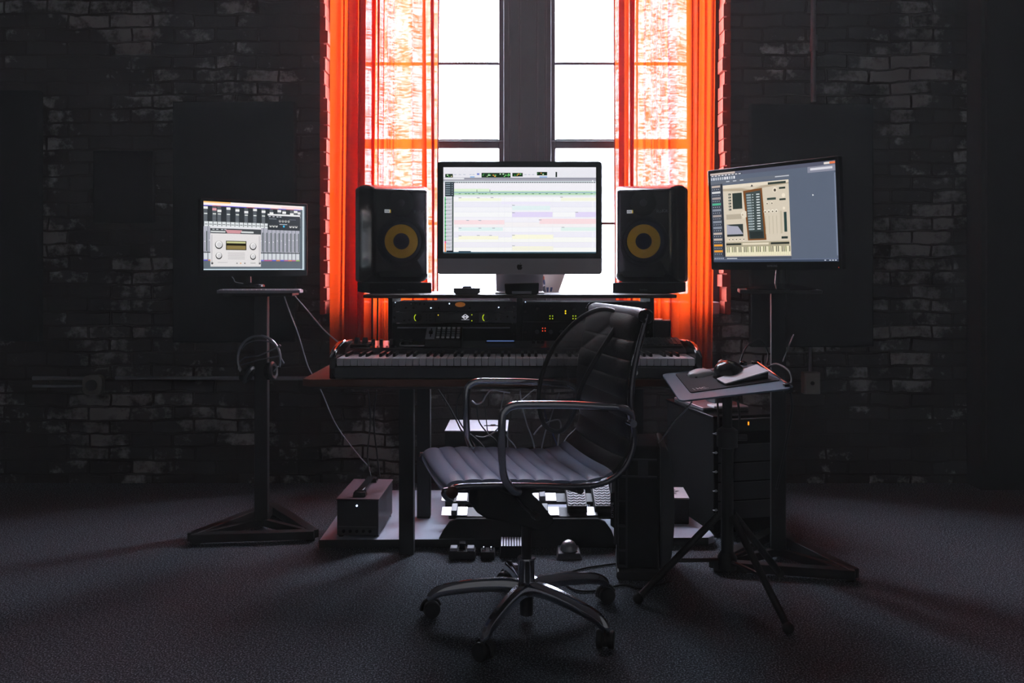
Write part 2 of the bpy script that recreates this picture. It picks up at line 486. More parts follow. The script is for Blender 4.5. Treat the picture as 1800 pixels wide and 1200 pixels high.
for x in (-0.02, 0.035, 0.125, 0.17): b.box(x, x + 0.012, WY + 0.122, WY + 0.13, OZ0, OZ1)
b.box(OX0 - 0.012, -0.83, WY + 0.16, WY + 0.38, OZ0, OZ1)
b.box(0.975, OX1 + 0.012, WY + 0.16, WY + 0.38, OZ0, OZ1)
b.box(OX0, OX1, WY + 0.16, WY + 0.38, 4.71, OZ1)
b.box(OX0, OX1, WY + 0.16, WY + 0.38, OZ0, 0.885)
struct(b.build('trim_2', FRAMEP, bevel=0.004))
b = MB(); b.box(OX0 + 0.02, OX1 - 0.02, WY + 0.02, WY + 0.20, OZ0, 0.922)
struct(b.build('trim_3', mat('window_sill_paint', 'a89aa0', 0.5, var=0.1, scale=10), bevel=0.004))

# ------------------------------------------------------------------ curtains
def curtain(x0t, x1t, x0b, x1b, seed, zt=4.95, zb=0.5):
    rr = random.Random(seed)
    nu, nv = 420, 80
    ph = [rr.uniform(0, 2 * PI) for _ in range(6)]
    rows = []; uv = []
    W = x1t - x0t
    for j in range(nv + 1):
        v = j / nv; z = zt + (zb - zt) * v
        row = []
        for i in range(nu + 1):
            u = i / nu
            x = (x0t + (x1t - x0t) * u) * (1 - v) + (x0b + (x1b - x0b) * u) * v
            uu = u + 0.055 * math.sin(2 * PI * u * 1.3 + ph[0]) + 0.03 * math.sin(2 * PI * u * 2.9 + ph[4]) + 0.018 * math.sin(2.4 * v + 5 * u + ph[1])
            sp = 0.5 + 0.5 * math.sin(ph[5] + 11 * u + 1.3 * v)
            a = 2 * PI * 6.3 * uu + ph[2]
            amp = (0.15 + 0.95 * sp ** 1.5) * (0.85 + 0.3 * math.sin(3 * v + 9 * u + ph[3]))
            x += 0.021 * amp * math.sin(2 * a + 0.6) * (1 if 0.02 < u < 0.98 else 0.2)
            y = 0.045 * amp * math.sin(a) + 0.006 * math.sin(3.3 * a + ph[4] + 2 * v)
            row.append((x, y, z)); uv.append((u * 1.3, v * (zt - zb)))
        rows.append(row)
    return rows, uv
def mk_curtain(args, label):
    rows, uv = curtain(*args)
    root = empty('curtain', (0, WY - 0.075, 0), 0, label, 'curtain', 'window curtains')
    m = MB(); m.grid(rows); m.build('drape', CURT, root, uv=uv, angle=180)
    h = MB()                               # stitched leading edge hem
    e = -1 if args[4] == 11 else 0
    h.tube([r[e] for r in rows], 0.004, 6)
    h.build('edge_hem', mat('curtain_hem', '8a1c18', 0.8, var=0.1), root)
    return root
mk_curtain((-0.905, -0.357, -0.915, -0.372, 11), 'sheer orange linen curtain on the left half of the window, behind the left speaker')
mk_curtain((0.512, 1.04, 0.525, 1.005, 5), 'sheer orange linen curtain on the right half of the window, behind the right speaker')
b = MB(); b.cyl(0.014, -1.25, 1.4, (0, WY - 0.075, 4.97), 'x'); b.ball((-1.27, WY - 0.075, 4.97), 0.03); b.ball((1.42, WY - 0.075, 4.97), 0.03)
for x in (-1.15, 0.08, 1.3): b.box(x - 0.01, x + 0.01, WY - 0.075, WY + 0.002, 4.96, 4.98)
tag(b.build('curtain_rod', STEEL), 'black curtain rod above the tall window', 'curtain rod')

# ------------------------------------------------------------------ wall fittings
def panel(px0, px1, py0, py1, m, label, th=0.06):
    a = P(px0, py0, WY - th); c = P(px1, py1, WY - th)
    w = c.x - a.x; h = a.z - c.z
    root = empty('acoustic_panel', ((a.x + c.x) / 2, WY, c.z), 0, label, 'acoustic panel')
    q = MB(); q.box(-w / 2, w / 2, -th, -0.012, 0, h); q.build('fabric_face', m, root, bevel=0.006)
    q = MB(); q.box(-w / 2 + 0.01, w / 2 - 0.01, -0.012, 0.001, 0.01, h - 0.01); q.build('backing_frame', BLKM, root)
panel(303, 518, 178, 602, FELT, 'tall black acoustic panel on the brick wall behind the left monitor')
panel(163, 270, 265, 392, FELTB, 'small brownish acoustic panel left of the tall black one', 0.04)
panel(-60, 68, 158, 600, FELT, 'black acoustic panel cut off by the left edge of the photo')
panel(1320, 1536, 182, 610, FELT, 'tall black acoustic panel on the brick wall behind the right monitor')
panel(1790, 1860, 150, 640, FELT, 'black acoustic panel at the far right edge of the photo')

m = MB(); x = P(1428, 0, WY).x
m.cyl(0.014, P(0, 181, WY).z, RZ, (x, WY - 0.016, 0), 'z', 12)
m.cyl(0.019, 2.2, 2.28, (x, WY - 0.018, 0), 'z', 12)
tag(m.build('conduit_pipe', PIPE), 'vertical grey conduit pipe running down to the right acoustic panel', 'pipe')
m = MB(); zz = P(0, 664, WY).z
m.cyl(0.010, P(205, 0, WY).x, P(556, 0, WY).x, (0, WY - 0.012, zz), 'x', 12)
m.cyl(0.007, P(60, 0, WY).x, P(150, 0, WY).x, (0, WY - 0.012, zz - 0.04), 'x', 12)
m.cyl(0.010, P(60, 0, WY).x, P(150, 0, WY).x, (0, WY - 0.012, zz), 'x', 12)
tag(m.build('conduit_pipe', PIPE), 'horizontal grey conduit pipe low on the left brick wall', 'pipe')
c = P(168, 675, WY)
rt = empty('junction_box', (c.x, WY, c.z), 0, 'round plate junction box on the horizontal conduit, left wall', 'junction box')
m = MB(); m.rbox(0.10, 0.10, 0.03, -0.04, 0.001); m.build('box_body', BEIGE, rt, bevel=0.003)
m = MB(); m.cyl(0.028, -0.052, -0.04, axis='y'); m.build('knockout_cap', BLK, rt)
c = P(1422, 671, WY)
rt = empty('outlet_box', (c.x, WY, c.z), 0, 'beige electrical outlet box on the brick wall right of the tray', 'outlet')
m = MB(); m.box(-0.042, 0.042, -0.05, 0.001, -0.056, 0.056); m.build('box_body', BEIGE, rt, bevel=0.004)
m = MB(); m.box(-0.036, 0.036, -0.054, -0.05, -0.05, 0.05); m.build('cover_plate', mat('cover_plate_ivory', 'a09a90', 0.5), rt, bevel=0.002)
m = MB(); m.cyl(0.010, -0.056, -0.054, axis='y'); m.build('socket', BLK, rt)
m = MB(); m.cyl(0.009, 0.056, 0.19, (0, -0.02, 0), 'z', 12); m.build('conduit_stub', PIPE, rt)

# ------------------------------------------------------------------ desk
DT = 0.71
desk = empty('studio_desk', (0.02, 3.40, 0), 0, 'dark walnut studio desk with raised shelf, legs and low base board', 'desk')
def dk(name, m_, boxes, bevel=0.003):
    q = MB()
    for bx in boxes: q.box(bx[0] - 0.02, bx[1] - 0.02, bx[2] - 3.40, bx[3] - 3.40, bx[4], bx[5])
    return q.build(name, m_, desk, bevel=bevel)
q = MB(); q.prism([(-0.725, -0.33), (0.71, -0.33), (0.755, -0.30), (0.70, 0.38), (-0.755, 0.38), (-0.755, -0.305)], DT - 0.025, DT, 'z')
q.build('tabletop', DWOOD, desk, bevel=0.003)
dk('front_apron', DWOODE, [(-0.69, 0.73, 3.073, 3.090, DT - 0.034, DT - 0.025)])
for x, y in ((-0.405, 3.40), (0.475, 3.40), (-0.375, 3.76), (0.45, 3.76)):
    dk('leg', STEEL, [(x - 0.028, x + 0.028, y - 0.028, y + 0.028, 0.0, DT - 0.025)])
q = MB(); q.prism([(-0.77, 0.03), (0.75, 0.06), (0.78, 0.09), (0.78, 0.15), (0.64, 0.80), (-0.77, 0.80)], 0.012, 0.04, 'z'); q.build('base_board', mat('base_board_laminate', 'bcc4d4', 0.55, var=0.1, scale=80), desk, bevel=0.003)
q = MB(); q.hexa([(-0.77, 0.026, 0.011), (0.75, 0.056, 0.011), (0.75, 0.0595, 0.011), (-0.77, 0.0295, 0.011)], [(-0.77, 0.026, 0.041), (0.75, 0.056, 0.041), (0.75, 0.0595, 0.041), (-0.77, 0.0295, 0.041)]); q.build('edge_shade_strip', BLKM, desk)  # dark strip added as shade along the board's front edge
for x in (-0.7, 0.05, 0.60):
    for y in (0.12, 0.7): q = MB(); q.cyl(0.02, 0.0, 0.013, (x, y, 0), 'z', 12); q.build('board_foot', RUB, desk)
q = MB(); q.prism([(-0.555, -0.105), (0.575, -0.105), (0.60, -0.085), (0.60, 0.40), (-0.58, 0.40), (-0.58, -0.085)], 0.985, 0.998, 'z'); q.build('raised_shelf', DWOODE, desk, bevel=0.003)
for x0, x1 in ((-0.485, -0.468), (0.018, 0.042), (0.540, 0.556)):
    dk('rack_side_panel', BLKM, [(x0, x1, 3.45, 3.72, DT, 0.985)], 0.002)
for x in (-0.468, 0.002, 0.042, 0.524): dk('rail_strip', STEEL, [(x, x + 0.016, 3.4475, 3.452, DT, 0.967)], 0)

# ------------------------------------------------------------------ rack equipment
def rack_unit(name, label, z0, z1, x0, x1, face=GREY, y=3.445, depth=0.22, cat='rack unit'):
    cx = (x0 + x1) / 2; w = x1 - x0; h = z1 - z0
    rt = empty(name, (cx, y, z0), 0, label, cat)
    q = MB(); q.box(-w / 2 + 0.017, w / 2 - 0.017, 0.004, depth, 0.002, h - 0.002); q.build('chassis', BLKM, rt)
    q = MB(); q.box(-w / 2, w / 2, -0.002, 0.002, 0, h); q.build('faceplate', face, rt, bevel=0.001)
    for sx in (-1, 1):
        q = MB(); q.cyl(0.005, -0.005, -0.001, (sx * (w / 2 - 0.008), 0, h / 2), 'y', 12); q.build('rack_screw', BLKG, rt)
    return rt, w, h
X0, X1 = -0.467, 0.017
rt, w, h = rack_unit('preamp_unit', 'slim grey rack preamp with copper oval badge, above the display unit', 0.928, 0.967, X0, X1)
def at(px, py, y=3.445): return P(px, py, y)
q = MB()
def disc(q, px, py, r, rt_, d0=-0.006, d1=-0.001, y=3.445, seg=16, mi=0):
    c_ = P(px, py, y) - Vector(rt_.location); q.lathe([(r, d1), (r, d0), (r * 0.6, d0 - 0.0004), (0, d0 - 0.0004)], (c_.x, 0, c_.z), 'y', seg, mi)
q = MB(); M0 = q.M; c_ = P(809, 535, 3.445) - rt.location
q.M = Matrix.Translation((c_.x, 0, c_.z)) @ Matrix.Diagonal((2.1, 1, 1, 1)); q.lathe([(0.0095, -0.001), (0.0095, -0.005), (0.006, -0.006), (0, -0.006)], axis='y', seg=32); q.M = M0
q.build('oval_badge', OVAL, rt)
for px in (724, 731, 738, 746): q = MB(); disc(q, px, 534, 0.0032, rt, -0.008); q.build('button', BLKG, rt)
for px in (714, 727, 771, 826, 887): q = MB(); disc(q, px, 541, 0.004, rt, -0.010); q.build('knob', BLKG, rt)
for px, py in ((757.5, 541), (790, 533.5), (876.5, 540), (695, 531.5)): q = MB(); disc(q, px, py, 0.0024 if px > 700 else 0.0016, rt, -0.003, seg=12); q.build('indicator_light', LEDW, rt)
rt, w, h = rack_unit('audio_interface', 'grey rack audio interface with two green-ringed knobs and a lit diamond logo display', 0.884, 0.926, X0, X1, cat='audio interface')
for px, arc0 in ((735.5, 0), (855.5, 0)):
    q = MB(); disc(q, px, 558, 0.013, rt, -0.018, seg=28); k = q.build('level_knob', BLKG, rt)
    q = MB(); c_ = P(px, 558, 3.445) - rt.location
    q.tube([(c_.x + 0.0155 * math.cos(R(a)), -0.003, c_.z + 0.0155 * math.sin(R(a))) for a in range(130, 235, 8)], 0.0013, 6); q.build('level_ring', LEDG, rt)
q = MB(); a = P(765, 550, 3.445) - rt.location; c_ = P(842, 566, 3.445) - rt.location; q.box(a.x, c_.x, -0.004, -0.001, c_.z, a.z); dsp = q.build('display', BLKG, rt)
q = MB(); c_ = P(818, 556.5, 3.445) - rt.location
def dia(w_, h_, t, cx=0.0):
    pts = [(c_.x + cx + w_ * dx, c_.z + h_ * dz) for dx, dz in ((0, 1), (-1, 0), (0, -1), (1, 0))]
    for i in range(4): q.tube([(pts[i][0], -0.0045, pts[i][1]), (pts[(i + 1) % 4][0], -0.0045, pts[(i + 1) % 4][1])], t, 6)
dia(0.013, 0.010, 0.0011); dia(0.0035, 0.0035, 0.0011, -0.0045); dia(0.0035, 0.0035, 0.0011, 0.0045)
q.text('UNIVERSAL AUDIO', 0.0036, Matrix.Translation((c_.x, -0.0046, c_.z - 0.0115)) @ Matrix.Rotation(R(90), 4, 'X'), 0.0001)
q.build('display_logo', mat('lit_logo_white', 'e0e0e8', 0.5, emit=0.8), rt)
for px, py, mm_ in ((770.5, 553.5, LEDY), (829.5, 553, LEDG), (829.5, 563.5, LEDG)): q = MB(); disc(q, px, py, 0.002, rt, -0.005, seg=10); q.build('indicator_light', mm_, rt)
for px, py in ((711, 563), (720, 562), (872, 552), (880, 552), (872, 561), (881, 560), (892, 556)): q = MB(); disc(q, px, py, 0.004, rt, -0.008); q.build('knob', BLKG, rt)
for px in (750, 756):
    for py in (553, 558, 563): q = MB(); disc(q, px, py, 0.0017, rt, -0.004, seg=8); q.build('button', BLKG, rt)
rt, w, h = rack_unit('rack_tray_unit', 'black rack tray with a shiny lip below the audio interface', 0.800, 0.880, X0, X1, BLKM, cat='rack tray')
q = MB(); q.box(-w / 2 + 0.02, w / 2 - 0.025, -0.016, 0.0, h - 0.017, h - 0.012); q.build('pull_lip', mat('satin_lip', '707078', 0.3, metal=0.6), rt, bevel=0.001)
rt, w, h = rack_unit('power_conditioner', 'black blank-faced rack unit at the bottom of the left rack', 0.728, 0.796, X0, X1, BLKM)
q = MB(); q.text('FURMAN', 0.012, Matrix.Translation((0.13, -0.003, 0.045)) @ Matrix.Rotation(R(90), 4, 'X'), 0.0002); q.build('maker_lettering', GREY, rt)
X0, X1 = 0.043, 0.539
rt, w, h = rack_unit('compressor_unit', 'black rack unit with two lime lights and a yellow light, top of the right rack', 0.890, 0.965, X0, X1, BLKM)
def cluster(px, py, m_, rt_):
    for dx, dy in ((-2.3, -2.3), (2.3, -2.3), (-2.3, 2.3), (2.3, 2.3)):
        q = MB(); disc(q, px + dx, py + dy, 0.0022, rt_, -0.003, seg=8); q.build('indicator_light', m_, rt_)
cluster(969, 557.5, LEDG, rt); cluster(1009.5, 557.5, LEDG, rt)
for py in (546.5, 550.5): q = MB(); disc(q, 994, py, 0.003, rt, -0.003, seg=10); q.build('indicator_light', LEDY, rt)
q = MB(); disc(q, 923.5, 530.5, 0.0018, rt, -0.003, seg=8); q.build('indicator_light', LEDW, rt)
for px in (945, 969, 1009, 1035, 1060, 1100): q = MB(); disc(q, px, 543, 0.007, rt, -0.014); q.build('knob', BLKG, rt)
rt, w, h = rack_unit('equaliser_unit', 'black rack unit with one red light, in the middle of the right rack', 0.810, 0.886, X0, X1, BLKM)
cluster(956, 579, LEDR, rt)
for px in (944, 968, 987, 1010, 1040, 1080): q = MB(); disc(q, px, 583, 0.008, rt, -0.016); q.build('knob', GREY, rt)
rt, w, h = rack_unit('patch_bay', 'black rack patch bay at the bottom of the right rack', 0.728, 0.806, X0, X1, BLKM)

# ------------------------------------------------------------------ studio speakers
def speaker(px, d, rz, label, padlabel):
    zs = 0.998
    c_ = P(px, 0, d)
    pad = empty('isolation_pad', (c_.x, d, zs), rz, padlabel, 'speaker pad', 'foam pads under the speakers')
    q = MB(); q.prism([(0.0, 0), (0.27, 0), (0.27, 0.0408), (0.0, 0.0408)], -0.125, 0.125, 'x'); q.build('foam_wedge', FELT, pad, bevel=0.003)
    q = MB(); q.text('Auralex', 0.010, Matrix.Translation((0.0, -0.0006, 0.014)) @ Matrix.Rotation(R(90), 4, 'X'), 0.0003); q.build('lettering', GREY, pad)
    rt = empty('studio_speaker', (c_.x, d, zs + 0.041), rz, label, 'speaker', 'black speakers on the raised shelf')
    H = 0.400; W = 0.275
    q = MB(); q.box(-W / 2 + 0.006, W / 2 - 0.006, 0.15, 0.295, 0.0, H - 0.002); q.build('cabinet', BLK, rt, bevel=0.012, segs=3)
    # curved moulded front baffle: soft rounded rim, flat centre
    rows = []
    prof = [(0.0, 0.17), (0.004, 0.11), (0.010, 0.07), (0.017, 0.04), (0.024, 0.018), (0.032, 0.006), (0.042, 0.0)]
    def ring(ins, y, rad):
        pts = []
        for cx, cz, st in ((1, 1, 0), (-1, 1, 90), (-1, -1, 180), (1, -1, 270)):
            for k in range(7):
                a = R(st + 15 * k); r_ = max(0.004, rad - ins * 0.3)
                pts.append((cx * (W / 2 - ins - r_) + r_ * math.cos(a), y, H / 2 + cz * (H / 2 - ins - r_) + r_ * math.sin(a)))
        pts.append(pts[0])
        return pts
    rows = [ring(i_, y_, 0.018) for i_, y_ in prof]
    q = MB(); q.grid(rows); n_ = len(rows[0]); o_ = len(q.v) - n_
    q.f.append(tuple(range(o_, o_ + n_ - 1))); q.mi.append(0)
    q.build('front_baffle', mat('satin_baffle', '242426', 0.20, var=0.05, coat=0.15), rt, angle=50)
    wc = (0.001, 0, 0.165)
    q = MB(); q.lathe([(0.098, 0.0), (0.098, -0.003), (0.094, -0.005), (0.084, -0.004), (0.083, 0.0)], wc, 'y', 48); q.build('woofer_rim', BLKM, rt)
    q = MB(); q.lathe([(0.083, -0.001), (0.078, -0.005), (0.070, -0.005), (0.067, -0.001)], wc, 'y', 48); q.build('woofer_surround', RUB, rt)
    q = MB(); q.lathe([(0.0672, -0.0012), (0.032, -0.0006)], wc, 'y', 64)
    cone = q.build('woofer_cone', YELL, rt)
    q = MB(); q.lathe([(0.0325, -0.0012), (0.024, -0.006), (0.012, -0.009), (0, -0.010)], wc, 'y', 40); q.build('dust_cap', mat('black_dust_cap', '202021', 0.6), cone)
    tc_ = (0.0, 0, 0.318)
    q = MB(); q.lathe([(0.052, -0.0005), (0.050, -0.002), (0.030, -0.0015), (0.016, -0.001)], tc_, 'y', 40); q.build('tweeter_waveguide', BLKM, rt)
    q = MB(); q.lathe([(0.015, -0.001), (0.009, -0.005), (0, -0.006)], tc_, 'y', 24); q.build('tweeter_dome', BLK, rt)
    q = MB(); q.rbox(0.17, 0.026, 0.012, -0.0015, 0.002, (0, 0.036)); q.build('bass_port', mat('port_black', '141415', 0.9), rt)
    lx = -0.054; lz = 0.283
    q = MB(); q.box(lx - 0.0125, lx + 0.0085, -0.0015, 0.0, lz - 0.006, lz + 0.007, 0); q.box(lx + 0.0085, lx + 0.0125, -0.0015, 0.0, lz - 0.006, lz + 0.007, 1)
    q.text('KRK', 0.0095, Matrix.Translation((lx - 0.002, -0.0019, lz)) @ Matrix.Rotation(R(90), 4, 'X'), 0.0002, mi=2)
    q.build('maker_badge', [mat('badge_white_glow', 'd8dce0', 0.4, emit=0.35), mat('badge_yellow_glow', 'e0c040', 0.4, emit=0.3), BLK], rt)  # faint emission put into the badge colours to brighten them
    q = MB(); q.text('RoKit', 0.019, Matrix.Translation((0.074, -0.0008, lz)) @ Matrix.Rotation(R(90), 4, 'X') @ Matrix.Rotation(R(4), 4, 'Z'), 0.0003); q.build('model_lettering', mat('badge_grey', '5c5c60', 0.4), rt)
speaker(705, 3.5, R(20), 'black studio speaker with yellow cone, left of the central computer', 'black foam isolation pad under the left speaker')
speaker(1131, 3.5, R(-20), 'black studio speaker with yellow cone, right of the central computer', 'black foam isolation pad under the right speaker')
#--SCREENS--
# ------------------------------------------------------------------ screens
class Canvas:
    """pixels of a lit screen as coloured tiles, u right, v down, both 0..1"""
    def __init__(s, w, h): s.w = w; s.h = h; s.v = []; s.f = []; s.c = []
    def poly(s, pts, col, L=1):
        o = len(s.v)
        for u, v in pts: s.v.append(((u - 0.5) * s.w, -0.00008 * L, (0.5 - v) * s.h))
        s.f.append(tuple(range(o, o + len(pts)))); s.c.append(lin(col))
    def r(s, u0, v0, u1, v1, col, L=1): s.poly([(u0, v0), (u0, v1), (u1, v1), (u1, v0)], col, L)
    def disc(s, u, v, r, col, L=2, n=18): s.poly([(u + r * math.cos(-2 * PI * k / n), v + r * s.w / s.h * math.sin(-2 * PI * k / n)) for k in range(n)], col, L)
    def build(s, parent, y, cz, label=None):
        me = bpy.data.meshes.new('screen'); me.from_pydata(s.v, [], s.f)
        ca = me.color_attributes.new('Col', 'FLOAT_COLOR', 'CORNER')
        for p in me.polygons:
            for li in p.loop_indices: ca.data[li].color = s.c[p.index] + (1,)
        me.materials.append(SCR)
        o = bpy.data.objects.new('screen', me); COL.objects.link(o); o.parent = parent; o.location = (0, y, cz)
        if label: o['label'] = label
        return o
rs = random.Random(12)
# --- central all-in-one computer
SX = P(913.5, 0, 3.45).x
imac = empty('desktop_computer', (SX, 3.45, 0.998), R(0), 'large slim all-in-one computer with a white session on screen, middle of the shelf', 'computer')
BW, BH, BZ = 0.645, 0.442, 0.075
q = MB(); q.rbox(BW, BH, 0.014, 0.001, 0.016, (0, BZ + BH / 2), seg=6); q.M = Matrix.Identity(4)
q.rbox(BW * 0.6, BH * 0.6, 0.05, 0.016, 0.035, (0, BZ + BH / 2)); q.build('housing', ALUD, imac, bevel=0.003)
q = MB(); q.prism([(-BW / 2, BZ + 0.062), (BW / 2, BZ + 0.062)] + [(BW / 2 - 0.014 + 0.014 * math.cos(R(a)), BZ + BH - 0.014 + 0.014 * math.sin(R(a))) for a in range(0, 91, 15)] + [(-BW / 2 + 0.014 + 0.014 * math.cos(R(a)), BZ + BH - 0.014 + 0.014 * math.sin(R(a))) for a in range(90, 181, 15)], 0.0, 0.002, 'y'); q.build('glass_bezel', BLKG, imac)
q = MB(); q.prism([(-BW / 2 + 0.014 + 0.014 * math.cos(R(a)), BZ + 0.014 + 0.014 * math.sin(R(a))) for a in range(180, 271, 15)] + [(BW / 2 - 0.014 + 0.014 * math.cos(R(a)), BZ + 0.014 + 0.014 * math.sin(R(a))) for a in range(270, 361, 15)] + [(BW / 2, BZ + 0.062), (-BW / 2, BZ + 0.062)], 0.0, 0.002, 'y'); q.build('chin', mat('chin_aluminium', 'c8c6cc', 0.6, var=0.06, scale=300), imac)
# fruit logo with bite and leaf
def apple(cx, cz, s):
    out = []
    pts = [(0, 0.62), (0.35, 0.72), (0.68, 0.60), (0.80, 0.42), (0.62, 0.22), (0.60, -0.05), (0.84, -0.28), (0.70, -0.62), (0.45, -0.93), (0.22, -0.95), (0, -0.86), (-0.22, -0.95), (-0.45, -0.93), (-0.74, -0.55), (-0.88, -0.05), (-0.80, 0.42), (-0.55, 0.68), (-0.25, 0.70)]
    sm = smoothpts([(a, 0, c) for a, c in pts], 4, True)
    return [(cx + p.x * s, cz + p.z * s) for p in sm]
q = MB(); q.prism(apple(0.0, BZ + 0.030, 0.0125)[::-1], -0.0005, 0.001, 'y')
q.prism([(0.0 + 0.0125 * a, BZ + 0.030 + 0.0125 * c) for a, c in ((0.02, 0.80), (0.10, 1.10), (0.38, 1.32), (0.36, 1.02), (0.20, 0.84))][::-1], -0.0005, 0.001, 'y'); q.build('fruit_logo', BLKG, imac)
q = MB(); q.prism([(0.012, 0.16), (0.030, 0.16), (0.150, 0.010), (0.150, 0.0), (-0.05, 0.0), (-0.05, 0.006), (0.125, 0.008)], -0.095, 0.095, 'x')
q.build('stand_foot', mat('stand_aluminium', 'd0d0d4', 0.4, metal=0.6, var=0.04), imac, bevel=0.002)
SW, SH = 0.597, 0.336
c = Canvas(SW, SH)
c.r(0, 0, 1, 1, 'f4f2f8', 0)
c.r(0, 0, 1, .12, 'ecebf2', 1)
def bar(u0, v0, u1, v1, col='0c2a14', n=5):
    c.r(u0, v0, u1, v1, col, 2)
    for _ in range(n * 3):
        a = rs.uniform(u0 + .003, u1 - .012); b_ = rs.choice((v0 + .009, v0 + .022, v0 + .036))
        if b_ + .012 < v1: c.r(a, b_, a + rs.uniform(.004, .011), b_ + .011, rs.choice(('7fe07a', 'd8ffd0', '48a050', 'f0a040')), 3)
bar(.012, .078, .062, .118, n=2); bar(.25, .065, .44, .12, n=7); bar(.452, .066, .52, .108, n=2); bar(.613, .055, .68, .095, n=2); c.r(.735, .055, .745, .115, '0c2018', 2)
for u in (.07, .10, .13, .17, .19, .53, .555, .58): c.r(u, .082, u + .015, .09, 'c0c4d4', 2)
c.r(.175, .108, .205, .118, '5aa0e0', 2); c.r(.63, .108, .68, .118, '5aa0e0', 2); c.r(.22, .07, .236, .09, '7080d0', 2)
c.r(0, .12, 1, .16, 'aaaab6', 2); c.r(0, .125, .135, .14, 'f0f0f4', 3); c.r(.14, .128, 1, .138, '8a8a98', 3)
c.r(0, .16, 1, .18, 'd4dce0', 2)
for k in range(62): c.r(.07 + k * .015, .172, .08 + k * .015, .182, '303840', 3)
c.r(.01, .17, .07, .34, '2c3840', 3)
for k in range(6): c.r(.015, .185 + k * .025, .045, .192 + k * .025, 'a8b8c0', 4); c.r(.055, .187 + k * .025, .06, .193 + k * .025, 'e0e8f0', 4)
c.r(.07, .25, .30, .285, 'e2f4da', 2); c.r(.07, .275, 1, .286, 'cfeac4', 3); c.r(.218, .26, .221, .29, '405040', 4); c.r(.303, .26, .306, .29, '405040', 4)
c.r(.07, .286, 1, .30, '9ec0cc', 3); c.r(.07, .30, 1, .322, 'b8dcb8', 3)
for u in (.1, .14, .16, .19, .23, .25, .27, .31, .36, .40, .45, .49, .535, .58, .625, .67, .72, .765, .82, .865, .915, .965): c.r(u, .304, u + .014, .311, '3c7858', 4)
c.r(.07, .325, 1, .337, 'd8e4e4', 3)
c.r(.008, .345, .016, .855, '50c878', 3); c.r(.008, .855, .016, .985, 'f08a30', 3); c.r(.008, .86, .018, .885, 'f060a0', 4)
c.r(.017, .345, .058, .985, 'dcdce4', 3); c.r(.058, .34, .066, .99, '14342a', 3)
for k in range(15):
    v = .36 + k * .043
    c.r(.017, v, .058, v + .003, '9a9aa8', 4)
    for j in range(4): c.r(.02 + j * .009, v + .012, .025 + j * .009, v + .022, rs.choice(('606474', 'a0a4b0', '808494')), 4)
    if k < 12: c.poly([(.008, v), (.008, v + .03), (.02, v + .018)], '2c8c58', 5)
tr = ['fbfbfb', 'f1f0fa', 'f6f6fb', 'fafafc', 'f6f4fb', 'f8f4f6', 'f9f9fc', 'f2f0fa', 'fbfbf8', 'f2f0f8', 'fafaf8']
for k in range(11): c.r(.07, .345 + k * .0585, 1, .345 + (k + 1) * .0585, tr[k], 2); c.r(.07, .345 + k * .0585, 1, .3475 + k * .0585, 'e0e0ee', 3)
for u0, v0, u1, v1, cc in ((.10, .36, .38, .39, 'f8fbe6'), (.77, .355, 1, .39, 'f8f8e4'), (.38, .40, .70, .43, 'f0ecfc'), (.45, .45, .70, .50, 'e6f4f6'), (.45, .52, .715, .58, 'e6dcfa'), (.865, .52, 1, .58, 'e6dcfa'), (.07, .615, .40, .665, 'fce2e6'), (.63, .60, 1, .66, 'fce0e4'), (.10, .70, .39, .74, 'e2f4f4'), (.77, .70, 1, .74, 'e4f4f0'), (.10, .80, .36, .84, 'fcfae0'), (.45, .785, .72, .835, 'fdfbe2'), (.45, .92, .72, .97, 'f8f6e4')):
    c.r(u0, v0, u1, v1, cc, 4)
for u, v in ((.1, .352), (.22, .352), (.31, .35), (.765, .345), (.45, .44), (.45, .525), (.865, .52), (.15, .615), (.23, .615), (.625, .61), (.1, .705), (.23, .705), (.32, .705), (.775, .695), (.1, .795), (.22, .79), (.3, .79), (.45, .788), (.45, .91)): c.r(u, v, u + .018, v + .008, 'b0b0bc', 5)
for u in (.36, .40, .45, .56, .715): c.r(u, .345, u + .0012, .985, 'e8e8f0', 4)
c.r(0, .985, 1, 1, '406070', 4); c.r(.02, .97, .065, .99, '101820', 5); c.r(.10, .975, .18, .995, '304858', 5); c.r(.975, .15, .982, .98, 'fafaff', 3)
c.build(imac, -0.0006, BZ + 0.062 + 0.021 + SH / 2, 'lit screen of the central computer')

# --- side monitors
def monitor(name_label, loc, yaw, w, h, pitch=0.0, chin=0.02, bez=0.014, panelcol=BLKG):
    root = empty('computer_monitor', loc, yaw, name_label, 'monitor')

    Mt = Matrix.Rotation(pitch, 4, 'X')
    q = MB(Mt); q.rbox(w + 2 * bez, h + bez + chin, 0.006, 0.0, 0.022, (0, (bez - chin) / 2)); q.rbox(w * 0.7, h * 0.7, 0.03, 0.022, 0.05)
    q.build('housing', panelcol, root, bevel=0.002)
    return root
ml = monitor('smaller monitor showing a mixer and a silver plug-in, on the left stand', (-1.085, 3.745, 1.229), R(45), 0.472, 0.282, chin=0.026, bez=0.013)
c = Canvas(0.472, 0.282)
c.r(0, 0, 1, 1, '66727a', 0)
c.r(0, 0, 1, .055, 'fff4f0', 1); c.r(0, 0, .25, .02, 'ffc878', 2); c.r(.75, .02, 1, .05, 'ffe0e0', 2)
c.r(0, .055, .96, .34, '2c3236', 1)
for k in range(12): c.r(.08 * k, .055, .08 * (k + 1), .066, rs.choice(('7a5cd0', 'c06080', '6a60e0', '8a70e0', 'f0a040')), 2)
